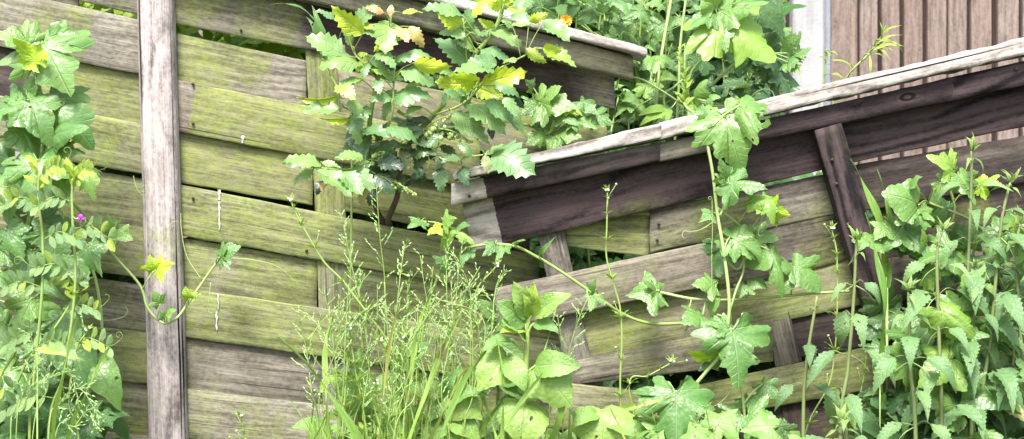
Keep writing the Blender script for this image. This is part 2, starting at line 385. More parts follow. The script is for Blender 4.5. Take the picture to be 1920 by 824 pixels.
# left of the batten
lp(-220, 146, [(-220, -110), (146, -60)], [(-220, -50), (146, 13)], .014, moss=0.22, tone=0.20)
lp(149, 300, [(149, -85), (300, -60)], [(149, 2), (300, 38)], FR, moss=0.47, tone=0.35)
lp(-220, 300, [(-220, -70), (0, -22), (145, 11), (300, 47)], [(-220, 42), (0, 86), (300, 147)], FR, moss=0.42, tone=0.22, zone=(199, 330), moss2=.05, tone2=.12)
lp(-220, 300, [(-220, 30), (300, 128)], [(-220, 155), (300, 247)], BK, moss=0.71, tone=0.25, zone=(-300, 60), tone2=.75, soft=.04)
lp(-220, 300, [(-220, 135), (100, 200), (300, 240)], [(-220, 240), (170, 305), (300, 333)], FR, moss=0.74, tone=0.15)
lp(-220, 300, [(-220, 265), (170, 318), (300, 342)], [(-220, 370), (130, 411), (300, 441)], BK, ext=(2, 13), moss=0.68, tone=0.40)
lp(-220, 300, [(-220, 345), (130, 404), (300, 433)], [(-220, 450), (170, 505), (300, 527)], FR, moss=0.62, tone=0.20)
lp(-220, 300, [(-220, 465), (170, 512), (300, 535)], [(-220, 570), (155, 616), (300, 635)], BK, ext=(-3, 13), moss=0.51, tone=0.48)
lp(-220, 300, [(-220, 560), (150, 609), (300, 628)], [(-220, 665), (240, 714), (300, 722)], FR, moss=0.57, tone=0.15)
lp(-220, 300, [(-220, 660), (200, 706), (300, 722)], [(-220, 768), (150, 810), (300, 826)], BK, moss=0.66, tone=0.30)
lp(-220, 300, [(-220, 765), (150, 803), (300, 821)], [(-220, 868), (300, 920)], FR, moss=0.52, tone=0.20)
for k in range(8):
    t = 910 + k * 98
    lp(-220, 300, [(-220, t - 47), (300, t)], [(-220, t + 58), (300, t + 102)], BK if k % 2 == 0 else FR, moss=0.57, tone=0.35)
# right of the batten
SLAT_TOP, _w = lp(300, 1152, [(300, -60), (640, 20), (1152, 122)], [(300, 39), (600, 105), (860, 155), (1152, 204)], FR, tone=.42, moss=0.42, nx=40, zone=(640, 1090), tone2=.8, moss2=.02, soft=.09)
lp(300, 574, [(300, 57), (575, 114)], [(300, 165), (575, 215)], BK, ext=(0, 6), tone=.28, moss=0.48, zone=(523, 580), tone2=.1, moss2=-.1)
lp(632, 1138, [(632, 128), (1138, 238)], [(632, 222), (876, 262), (1138, 335)], BK + .004, ext=(0, 0), tone=.25, moss=0.62)
SLAT_B, _w = lp(300, 900, [(300, 144), (575, 197), (690, 221), (900, 262)], [(300, 240), (520, 278), (690, 315), (900, 356)], FR, moss=0.92, tone=.05, nx=34, zone=(300, 371), moss2=.25, tone2=.12)
lp(300, 586, [(300, 247), (600, 305)], [(300, 334), (586, 384)], BK, ext=(8, 2), moss=0.86, tone=.15)
lp(645, 900, [(645, 308), (900, 360)], [(645, 396), (763, 414), (900, 447)], BK, ext=(13, 0), moss=0.95, tone=.2)
SLAT_D, _w = lp(300, 1010, [(300, 339), (585, 387), (650, 400), (763, 424), (930, 462)], [(300, 435), (640, 488), (930, 545)], FR, moss=0.86, tone=.02, nx=34)
lp(300, 594, [(300, 444), (594, 492)], [(300, 533), (594, 575)], BK, ext=(4, 13), moss=0.64, tone=.22)
lp(650, 1120, [(650, 503), (930, 545)], [(650, 584), (930, 625)], BK, moss=0.71, tone=.25)
SLAT_F, _w = lp(300, 1130, [(300, 535), (595, 576), (1000, 634)], [(300, 626), (640, 667), (1000, 722)], FR, moss=0.78, tone=.02, nx=34)
lp(300, 602, [(300, 634), (602, 672)], [(300, 721), (602, 758)], BK, moss=0.56, tone=.2, zone=(480, 620), tone2=.5, moss2=.1, soft=.08)
lp(660, 1130, [(660, 682), (1000, 725)], [(660, 768), (1000, 810)], BK, moss=0.66, tone=.25)
lp(300, 1130, [(300, 723), (600, 757), (1000, 806)], [(300, 815), (1000, 900)], FR, moss=0.57, tone=.03, nx=34)
for k in range(9):
    t = 812 + k * 94
    if k % 2 == 0:
        lp(300, 605, [(300, t + 4), (605, t + 38)], [(300, t + 92), (605, t + 126)], BK, moss=0.66, tone=.25)
        lp(662, 1020, [(662, t + 44), (1020, t + 80)], [(662, t + 130), (1020, t + 168)], BK, moss=0.66, tone=.25)
    else: lp(300, 1020, [(300, t), (1020, t + 82)], [(300, t + 96), (1020, t + 178)], FR, moss=0.57, tone=.15)
# upright weaving lath (slips behind every second slat)
def upright(parent, pts, w, y, th, mat, name='upright_slat', **k):
    """vertical piece: pts = centre line from top to bottom"""
    (x0, y0), (x1, y1) = pts; d = Vector((x1 - x0, y1 - y0)).normalized(); nx_, ny_ = -d.y * w / 2, d.x * w / 2
    # local x runs down the piece: top-left corner of the board = its right hand side seen from the front
    return quadboard(name, parent, [(x0 - nx_, y0 - ny_), (x1 - nx_, y1 - ny_), (x1 + nx_, y1 + ny_), (x0 + nx_, y0 + ny_)], y, th, mat, **k)
upright(LP, [(598, 60), (612, 260)], 58, -.0008, .007, M['wood'], moss=.62, tone=.1)
upright(LP, [(613, 262), (622, 450)], 58, -.0008, .007, M['wood'], moss=.85, tone=.05)
upright(LP, [(621, 455), (628, 640)], 57, -.0008, .007, M['wood'], moss=.5, tone=.1)
upright(LP, [(629, 645), (634, 820)], 57, -.0008, .007, M['wood'], moss=.4, tone=.15)
upright(LP, [(635, 825), (650, 1700)], 57, -.0008, .007, M['wood'], moss=.4, tone=.15)
for x in (900, 960): upright(LP, [(x, 380), (x + 18, 900)], 60, .018, .007, M['wood'], moss=.4, tone=.7)
# top rail and cap of the left panel
quadboard('top_rail', LP, strip(-220, 1187, line([(-220, -250), (760, 8), (931, 46), (1187, 106)]), line([(-220, -190), (560, 0), (960, 98), (1187, 148)])), -.055, .05, M['wood'], nx=50, moss=.42, tone=.32, round_=.004)
quadboard('cap', LP, strip(-220, 1212, line([(-220, -290), (880, 0), (1212, 89)]), line([(-220, -262), (760, 0), (931, 42), (1100, 84), (1212, 106)])), -.085, .11, M['cap'], nx=60, bleach=.35, moss=.12, tone=.05, round_=.005, splinter=.002)
# pale half-round batten
def half_round(name, parent, x0, y0, x1, y1, w0, w1, y, mat, **props):
    a, b = P(x0, y0, y), P(x1, y1, y); L = (b - a).length; ex = (b - a).normalized(); ey = Vector((0, -1, 0)).cross(ex); ez = ex.cross(ey)
    W = Matrix((ex, ey, ez)).transposed().to_4x4(); W.translation = a
    mb = MB(); nx = 90; nc = 14; rows = []
    for i in range(nx + 1):
        t = i / nx; w = (w0 + (w1 - w0) * t) / 1000 / 2 * (D + y) / D
        row = []
        for k in range(nc + 1):
            th = math.pi * k / nc
            u = -math.cos(th); yy = u * w; zz = math.sin(th) ** .55 * .034
            nz = .0012 * mnoise.noise((t * L * 4, u * 9, 1)) + .0012 * mnoise.noise((t * L * 9, u * 30, 5))
            yy += .0015 * mnoise.noise((t * L * 7, 0, 3 + (u > 0) * 5))
            row.append(mb.vert((t * L, yy, zz + nz - .02), (t, k / nc)))
        row.append(mb.vert((t * L, w, -.022))); row.append(mb.vert((t * L, -w, -.022)))
        rows.append(row)
    n = len(rows[0])
    for i in range(nx):
        for k in range(n): k2 = (k + 1) % n; mb.f.append((rows[i][k], rows[i + 1][k], rows[i + 1][k2], rows[i][k2]))
    mb.f.append(tuple(rows[0])); mb.f.append(tuple(reversed(rows[-1])))
    o = link(name, mb.mesh(name), mat, parent, W); setp(o, **props); return o
half_round('batten', LP, 285, -150, 338, 1690, 68, 78, -.034, M['post'], bleach=.45, moss=.2, tone=.0)
# bird lime runs and nails
def dropping(x, y0, y1, w, y, seed, parent):
    mb = MB(); rr = random.Random(seed); rows = []
    n = 9
    for i in range(n + 1):
        t = i / n; c = P(x + rr.uniform(-.7, .7), y0 + (y1 - y0) * t, y); ww = w / 2000 * (1 - .5 * t) * rr.uniform(.35, 1.1)
        rows.append([mb.vert(c + Vector((-ww, .001, 0))), mb.vert(c + Vector((0, -.0012, 0))), mb.vert(c + Vector((ww, .001, 0)))])
    for a, b in zip(rows, rows[1:]):
        for k in range(2): mb.f.append((a[k], b[k], b[k + 1], a[k + 1]))
    link('bird_dropping', mb.mesh('bird_dropping'), M['lime'], parent)
dropping(411, 356, 376, 8, -.0145, 1, SLAT_D); dropping(411, 378, 432, 5, -.0145, 2, SLAT_D); dropping(409, 552, 580, 4, -.0145, 3, SLAT_F); dropping(406, 584, 620, 6, -.0145, 4, SLAT_F); dropping(455, 255, 268, 7, -.0145, 5, SLAT_B)
def nail(parent, x, y, dep):
    mb = MB(); c = P(x, y, dep); mb.tube([c, c + Vector((0, -.003, 0))], .0028, 8); link('nail', mb.mesh('nail'), M['nail'], parent)
for x, y, o in ((452, 57, SLAT_TOP), (362, 158, SLAT_B), (362, 232, SLAT_B), (362, 372, SLAT_D), (575, 470, SLAT_D)): nail(o, x, y, -.013)

# ------------------------------------------------------------------ right panel: fallen forward across the left one
RP = empty('woven_fence_panel', P(1500, 1750, -.1)); RP.location.z = 0
tag(RP, 'dark stained woven fence panel with broken grey cap rising to the right', 'fence panel', 'collapsed woven fence panels')
def rp(x0, x1, t, b, y, mat='wood', name='slat', th=.008, **k):
    k.setdefault('bow', .003)
    if y > -.11: t = [(a, c - 9) for a, c in t]; b = [(a, c + 9) for a, c in b]
    return quadboard(name, RP, strip(x0, x1, line(t), line(b)), y, th, M[mat], **k)
captop = [(850, 322), (862, 314), (975, 281), (1260, 227), (1440, 187), (1680, 136), (1920, 76), (2260, -8)]
quadboard('cap', RP, strip(1235, 2260, line(captop), line([(1235, 263), (1330, 241), (1440, 216), (1670, 164), (1920, 102), (2260, 25)])), -.185, .10, M['cap'], nx=170, nv=7, bleach=.1, moss=.1, tone=.05, splinter=.005, round_=.003, rough=.0012)
quadboard('cap', RP, strip(850, 1240, line(captop), line([(850, 338), (960, 312), (1010, 303), (1240, 261)])), -.187, .105, M['cap'], nx=70, nv=7, bleach=.28, moss=.05, tone=.0, splinter=.002, round_=.003, rough=.001)
RAIL_A, _w = quadboard('top_rail', RP, strip(846, 1240, line([(846, 345), (1010, 308), (1240, 267)]), line([(846, 387), (960, 363), (1240, 302)])), -.165, .045, M['stained'], nx=40, tone=.78, moss=0, zone=(800, 906), tone2=-.3, bleach=.55, round_=.004)
RAIL_B, _w = quadboard('top_rail', RP, strip(1238, 2260, line([(1238, 268), (1440, 219), (1680, 166), (1920, 113), (2260, 38)]), line([(1238, 303), (1440, 258), (1680, 203), (1920, 156), (2260, 90)])), -.164, .045, M['stained'], nx=60, tone=.85, moss=0, zone=(1230, 1300), tone2=.4, soft=.2, knot=1, knot_x=-.045, knot_y=.003, round_=.004)
# first, broad dark board
quadboard('slat', RP, [(864, 372), (1580, 214), (1580, 310), (886, 472)], -.128, .014, M['stained'], nx=40, tone=1.05, moss=-.2, zone=(800, 921), tone2=-.3, bleach=.5, mossy_foot=.45, tilt=.004)
rp(1560, 2260, [(1560, 226), (1920, 160), (2260, 100)], [(1560, 313), (1595, 305), (1920, 238), (2260, 168)], -.122, 'stained', th=.014, tone=1.0, moss=-.3, nx=30)
# second row
SLAT_2, _w = rp(1219, 1580, [(1219, 392), (1437, 348), (1580, 320)], [(1219, 474), (1580, 398)], -.112, tone=.55, moss=.35, mossy_foot=.25)
rp(1590, 2260, [(1590, 312), (1920, 256), (2260, 196)], [(1590, 402), (1920, 340), (2260, 280)], -.112, tone=.8, moss=.25)
quadboard('slat', RP, [(1055, 412), (1221, 398), (1217, 482), (1058, 461)], -.098, .008, M['wood'], tone=.05, moss=1.0, nx=12)
quadboard('slat', RP, [(1150, 385), (1264, 372), (1263, 408), (1150, 402)], -.104, .006, M['wood'], tone=.05, moss=1.0, nx=10)
# third row, the one with the torn left end
SLAT_TORN, _w = rp(931, 1345, [(931, 540), (961, 526), (1321, 456), (1345, 451)], [(931, 617), (1047, 594), (1345, 533)], -.128, tone=.28, moss=.38, nx=36, bow=.004, endj=.012)
rp(1335, 1600, [(1335, 440), (1600, 388)], [(1335, 540), (1500, 497), (1600, 477)], -.108, tone=.62, moss=.4)
rp(1640, 2260, [(1640, 398), (2260, 290)], [(1640, 488), (2260, 376)], -.100, tone=.75, moss=.35)
# fourth
rp(1090, 1660, [(1090, 588), (1321, 540), (1500, 503), (1660, 470)], [(1090, 671), (1346, 621), (1480, 590), (1660, 553)], -.104, tone=.12, moss=.68, nx=30, zone=(1060, 1185), moss2=1.0, tone2=.1, soft=.03)
rp(1640, 2260, [(1640, 490), (2260, 380)], [(1640, 575), (2260, 465)], -.114, tone=.6, moss=.4)
# fifth
rp(1078, 1450, [(1078, 677), (1346, 623), (1450, 600)], [(1078, 722), (1321, 700), (1450, 678)], -.116, tone=.4, moss=.4)
rp(1430, 1680, [(1430, 590), (1680, 545)], [(1430, 672), (1680, 632)], -.096, tone=.85, moss=.2)
rp(1640, 2260, [(1640, 575), (2260, 470)], [(1640, 660), (2260, 556)], -.104, tone=.75, moss=.3)
# sixth
rp(1030, 1262, [(1030, 716), (1262, 738)], [(1030, 803), (1262, 818)], -.120, tone=.15, moss=.6)
rp(1240, 1660, [(1240, 738), (1440, 690), (1660, 644)], [(1240, 800), (1380, 775), (1660, 726)], -.116, tone=.25, moss=.68, mossy_foot=.2)
rp(1640, 2260, [(1640, 660), (2260, 556)], [(1640, 742), (2260, 640)], -.114, tone=.6, moss=.4)
for k in range(9):
    t = 800 + k * 92
    rp(1020, 1660, [(1020, t + 20), (1660, t - 62)], [(1020, t + 104), (1660, t + 24)], -.100 - .012 * (k % 2), tone=.7, moss=.3)
    rp(1640, 2260, [(1640, t - 58), (2260, t - 150)], [(1640, t + 30), (2260, t - 62)], -.104 - .012 * (k % 2), tone=.75, moss=.3)
# uprights
upright(RP, [(1032, 430), (1086, 690)], 50, -.112, .010, M['wood'], tone=.45, moss=.12)
upright(RP, [(1088, 694), (1180, 1500)], 50, -.108, .010, M['wood'], tone=.6, moss=.2)
upright(RP, [(1440, 520), (1480, 690)], 50, -.106, .008, M['wood'], tone=.5, moss=.35)
upright(RP, [(1480, 694), (1600, 1500)], 50, -.106, .008, M['wood'], tone=.7, moss=.2)
BRACE, _w = upright(RP, [(1552, 238), (1680, 680)], 54, -.168, .036, M['stained'], name='brace', tone=.95, moss=-.2, nx=30, round_=.003)
upright(RP, [(1680, 684), (1880, 1500)], 54, -.160, .03, M['stained'], name='brace', tone=.95, moss=-.2)
for x, y, d, o in ((961, 549, -.134, SLAT_TORN), (1560, 300, -.170, BRACE), (1568, 345, -.170, BRACE), (1590, 420, -.170, BRACE), (880, 368, -.167, RAIL_A), (1905, 130, -.166, RAIL_B), (1360, 252, -.166, RAIL_B), (1235, 420, -.115, SLAT_2), (1232, 450, -.115, SLAT_2)): nail(o, x, y, d)

# ------------------------------------------------------------------ neighbour's closeboard fence and concrete post behind
YB = 1.6
CF = empty('closeboard_fence', P(1200, 1300, YB)); CF.location.z = 0
tag(CF, 'brown vertical closeboard fence in the background at top right', 'fence')
edges = [1553, 1610, 1650, 1690, 1732, 1775, 1817, 1863, 1910]
while edges[-1] < 2350: edges.append(edges[-1] + 43)
left = [1478]
while left[-1] > 120: left.append(left[-1] - 43)
spans = list(zip(edges, edges[1:])) + [(b, a) for a, b in zip(left, left[1:])]
sB = (D + YB) / D / 1000
rb = random.Random(3)
for a, b in spans:
    x0, x1 = (a - 960) * sB, (b - 960) * sB; w = x1 - x0
    mb = MB(); nz = 14
    H = 2.12
    rows = []
    for i in range(nz + 1):
        z = i / nz * H; j = .0012 * mnoise.noise((x0 * 9, z * 3, 0))
        # feather edge: thick on the left, thin on the right, overlapping the next board
        rows.append([mb.vert((z, q + j, h)) for q, h in ((-w / 2 + .003, .022), (-w / 2 + .005, .024), (-w / 2 + .012, .0235), (w / 2 - .008, .013), (w / 2 - .0065, .012), (w / 2 - .0065, .001), (-w / 2 + .003, .001))])
    n = 7
    for i in range(nz):
        for k in range(n): k2 = (k + 1) % n; mb.f.append((rows[i][k], rows[i + 1][k], rows[i + 1][k2], rows[i][k2]))
    mb.f.append(tuple(rows[0])); mb.f.append(tuple(reversed(rows[-1])))
    # local x up, local y left->right, local z towards the camera
    W = Matrix(((0, 1, 0), (0, 0, -1), (1, 0, 0))).to_4x4() if False else Matrix.Identity(4)
    W = Matrix(((0., 1., 0., (x0 + x1) / 2), (0., 0., -1., YB + rb.uniform(-.001, .001)), (1., 0., 0., 0.), (0, 0, 0, 1)))
    W = W @ Matrix.Rotation(rb.uniform(-.002, .002), 4, 'Z')
    o = link('board', mb.mesh('board', smooth=False), M['board'], CF, W); setp(o, tone=rb.uniform(-.15, .12), moss=-.35, bleach=rb.uniform(0, .12))
    mb = MB(); v = [mb.vert((z, yy, hh)) for z in (0, H) for yy, hh in ((w / 2 - .03, -.001), (w / 2 + .03, -.001), (w / 2 + .03, -.003), (w / 2 - .03, -.003))]
    mb.f += [(0, 1, 2, 3), (7, 6, 5, 4), (0, 4, 5, 1), (1, 5, 6, 2), (2, 6, 7, 3), (3, 7, 4, 0)]
    o = link('shadow_gap_backing', mb.mesh('shadow_gap_backing', False), M['board'], CF, W); setp(o, tone=1.0, moss=-.35)  # recessed backing behind each gap, its dark tone standing in for shadow
for z in (.35, 1.1, 1.85):
    for xa, xb in (((1478 - 960) * sB, (60 - 960) * sB), ((2350 - 960) * sB, (1553 - 960) * sB)):
        mb = MB(); cs = [(xb, YB + .004, z), (xa, YB + .004, z)]
        v = [mb.vert((x, YB + dy, z + dz)) for x in (xa, xb) for dy, dz in ((.004, -.035), (.004, .035), (.05, .02), (.05, -.035))]
        mb.f += [(0, 1, 2, 3), (7, 6, 5, 4), (0, 4, 5, 1), (1, 5, 6, 2), (2, 6, 7, 3), (3, 7, 4, 0)]
        o = link('rail', mb.mesh('rail', False), M['board'], CF); setp(o, tone=.2, moss=-.3)
CP = empty('concrete_post', P(1515, 1300, YB)); CP.location.z = 0
tag(CP, 'pale concrete fence post with grey recessed side beside the brown boards', 'fence post')
def prism(mb, x0, x1, y0, y1, z0, z1, bev=.006):
    pts = [(x0, y1), (x0, y0 + bev), (x0 + bev, y0), (x1 - bev, y0), (x1, y0 + bev), (x1, y1)]
    a = [mb.vert((x, y, z0)) for x, y in pts]; b = [mb.vert((x, y, z1)) for x, y in pts]
    for k in range(6): k2 = (k + 1) % 6; mb.f.append((a[k2], a[k], b[k], b[k2]))
    mb.f.append(tuple(a)); mb.f.append(tuple(reversed(b)))
mb = MB(); prism(mb, (1480 - 960) * sB, (1539 - 960) * sB, YB - .06, YB + .06, -.3, 2.2); link('shaft', mb.mesh('shaft', False), M['concrete'], CP)
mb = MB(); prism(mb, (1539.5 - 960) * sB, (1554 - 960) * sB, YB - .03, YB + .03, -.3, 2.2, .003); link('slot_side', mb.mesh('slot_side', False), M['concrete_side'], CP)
# ------------------------------------------------------------------ leaf shapes (x = towards the tip, unit length, z = upper side)
def leaf_palm(name, half, seed, bow=.08, cup=.25, wave=.05, teeth=.024, seg=.075, rings=4, asym=.06, center=(.14, 0)):
    rr = random.Random(seed)
    def side(sgn):
        pts = [Vector((x + rr.uniform(-asym, asym) * (.2 < x < .95 or y > .3), (y + rr.uniform(-asym, asym) * (y > .15)) * sgn)) for x, y in half]
        pts[0] = Vector((0, 0)); pts[-1] = Vector((1, 0)); out = []
        for a, b in zip(pts, pts[1:]):
            n = max(1, round((b - a).length / seg)); nm = Vector(((b - a).y, -(b - a).x)).normalized() * -sgn
            for k in range(n):
                p = a.lerp(b, k / n)
                if k and teeth: p = p + nm * teeth * (1 if k % 2 else -.6) * rr.uniform(.4, 1.4)
                out.append(p)
        return out
    outline = side(1) + [Vector((1, 0))] + list(reversed(side(-1)))[:-1]
    c = Vector(center); ph = rr.uniform(0, 6.28); ph2 = rr.uniform(0, 6.28); tw = rr.uniform(-.12, .12)
    def z(p, s):
        a = math.atan2(p.y, p.x)
        q = abs(((a / R(50) + .5) % 1) - .5) * 2      # 0 on a vein, 1 between veins
        return (bow * 4 * p.x * (1 - p.x) - cup * p.y * p.y - .06 * s * s + wave * math.sin(3 * a + ph) * s * s + wave * .7 * math.sin(7 * a + ph2) * s ** 3
                + .03 * q * s * (1 - s * .4) + tw * p.x * p.y + .03 * mnoise.noise((p.x * 5, p.y * 5, seed)))
    mb = MB(); ci = mb.vert((c.x, c.y, z(c, 0)), (c.x, c.y)); prev = None; n = len(outline)
    for r in range(1, rings + 1):
        s = (r / rings) ** .85; ring = []
        for p in outline:
            q = c.lerp(p, s); ring.append(mb.vert((q.x, q.y, z(q, s)), (q.x, q.y)))
        for k in range(n):
            k2 = (k + 1) % n
            if prev is None: mb.f.append((ci, ring[k2], ring[k]) if False else (ci, ring[k], ring[k2]))
            else: mb.f.append((prev[k], ring[k], ring[k2], prev[k2]))
        prev = ring
    m = mb.mesh(name); m.flip_normals(); m.update(); return m

def leaf_strip(name, width, seed, n=12, prof=None, teeth=0.0, bow=.1, fold=.25, wave=.02, twist=0.0, curl=0.0, spike=0.0, cols=2):
    """blade built along a bowed midrib; prof(t) gives half width"""
    rr = random.Random(seed); mb = MB(); rows = []
    prof = prof or (lambda t: math.sin(math.pi * t ** .75) ** .8)
    ph = rr.uniform(0, 6.28)
    for i in range(n + 1):
        t = i / n; w = max(.0, prof(t)) * width; row = []
        z0 = bow * 4 * t * (1 - t) - curl * t ** 3
        tw = twist * (t - .3)
        for sgn in range(-cols, cols + 1):
            s = sgn / cols; ww = w * s; xx = t
            if abs(s) == 1 and 0 < i < n:
                if i % 2: ww *= 1 + teeth; xx += spike * .6
                else: ww *= 1 - teeth * .8
                if spike and i % 2: ww += math.copysign(spike, s)
            zz = z0 + abs(ww) * fold + wave * math.sin(t * 11 + ph + (1.7 if s > 0 else 0)) * abs(s)
            yy = ww * math.cos(tw) ; zz += ww * math.sin(tw)
            row.append(mb.vert((xx, yy, zz), (t, s)))
        rows.append(row)
    m_ = 2 * cols
    for a, b in zip(rows, rows[1:]):
        for k in range(m_): mb.f.append((a[k], b[k], b[k + 1], a[k + 1]))
    return mb.mesh(name)

BRY = [(0, 0), (-.10, .05), (-.27, .17), (-.22, .31), (-.06, .30), (-.06, .46), (.04, .60), (.13, .47), (.30, .52), (.38, .40), (.36, .24), (.50, .25), (.62, .27), (.68, .15), (.84, .10), (1, 0)]
IVY = [(0, 0), (-.10, .10), (-.26, .30), (-.12, .36), (.06, .34), (.14, .52), (.30, .62), (.36, .46), (.44, .30), (.62, .24), (.80, .10), (1, 0)]
ARR = [(0, 0), (-.16, .14), (-.32, .34), (-.10, .38), (.14, .36), (.40, .28), (.66, .19), (.86, .08), (1, 0)]
RND = [(0, 0), (-.10, .16), (-.06, .34), (.12, .44), (.34, .45), (.58, .36), (.80, .20), (.92, .08), (1, 0)]
def lib(n, f): return [f(i) for i in range(n)]
LM = {}
LM['bry'] = lib(7, lambda i: leaf_palm('climber_leaf', BRY, 11 + i, bow=.04 + .03 * (i % 3), cup=.15 + .1 * (i % 4), wave=.07 + .025 * (i % 3)))
LM['ivy'] = lib(4, lambda i: leaf_palm('ivy_leaf', IVY, 31 + i, bow=.06, cup=.25, wave=.05))
LM['arr'] = lib(3, lambda i: leaf_palm('arrow_leaf', ARR, 41 + i, bow=.1, cup=.5, wave=.04, teeth=.008))
LM['rnd'] = lib(4, lambda i: leaf_palm('round_leaf', RND, 51 + i, bow=.12, cup=.45, wave=.06, teeth=.012, rings=5))
LM['roll'] = lib(3, lambda i: leaf_palm('rolled_leaf', BRY, 61 + i, bow=.16, cup=1.5, wave=.08))
nett = lambda t: (min(1, t / .22) ** .8) * (1 - max(0, (t - .22) / .78) ** 1.25)
LM['nettle'] = lib(6, lambda i: leaf_strip('nettle_leaf', .21 + .02 * (i % 3), 71 + i, n=20, prof=nett, teeth=.14, bow=.06 + .06 * (i % 3), fold=.35 - .1 * (i % 2), wave=.015, twist=.3 * (i % 3 - 1), curl=.1))
ndl = lambda t: (min(1, t / .3)) * (1 - max(0, (t - .3) / .7))
LM['tip'] = lib(4, lambda i: leaf_strip('young_leaf', .12, 81 + i, n=8, prof=ndl, bow=.16, fold=.4, twist=.4 * (i - 1.5), curl=.12))
maho = lambda t: min(1, t / .28 + .12) ** .7 * max(0, 1 - max(0, (t - .28) / .72) ** 1.7)
LM['maho'] = lib(8, lambda i: leaf_strip('mahonia_leaflet', .23 + .02 * (i % 4), 91 + i, n=13, prof=maho, teeth=.08, spike=.042, bow=.05 + .04 * (i % 3), fold=.30 * (1 - i % 3), wave=.035, twist=.5 * ((i % 4) - 1.5) / 1.5, curl=.1 * (i % 3)))
LM['fold'] = lib(3, lambda i: leaf_strip('folded_leaflet', .10, 101 + i, n=12, prof=maho, teeth=.15, spike=.015, bow=.06, fold=1.2, wave=.03, curl=.15))
ell = lambda t: math.sin(math.pi * t) ** .6
LM['vetch'] = lib(3, lambda i: leaf_strip('vetch_leaflet', .22, 111 + i, n=6, prof=ell, bow=.03, fold=.5 * (i - 1)))
LM['ovate'] = lib(5, lambda i: leaf_strip('broad_leaf', .30 + .03 * (i % 2), 121 + i, n=14, prof=lambda t: math.sin(math.pi * t ** .72) ** .75, bow=.10 + .05 * (i % 3), fold=.22, wave=.035, twist=.3 * (i % 3 - 1), teeth=.04, cols=3))
LM['blade'] = lib(4, lambda i: leaf_strip('grass_blade', .022, 131 + i, n=14, prof=lambda t: (1 - t) ** .6 * min(1, t * 8 + .5), bow=.06 + .06 * i, fold=.5, twist=1.2 * (i - 1.5), curl=.1))
LM['thistle'] = lib(3, lambda i: leaf_strip('prickly_leaf', .13, 141 + i, n=18, prof=lambda t: math.sin(math.pi * t ** .7) ** .7, teeth=.5, spike=.012, bow=.08, fold=.3, wave=.04, twist=.6 * (i - 1)))
lanc = lambda t: math.sin(math.pi * t ** .8) ** .9
LM['lance'] = lib(4, lambda i: leaf_strip('narrow_leaf', .09, 151 + i, n=10, prof=lanc, bow=.14, fold=.3, twist=.5 * (i - 1.5), curl=.12))
LM['tiny'] = lib(3, lambda i: leaf_strip('whorl_leaf', .09, 161 + i, n=4, prof=lanc, bow=.08, fold=.3, cols=1))

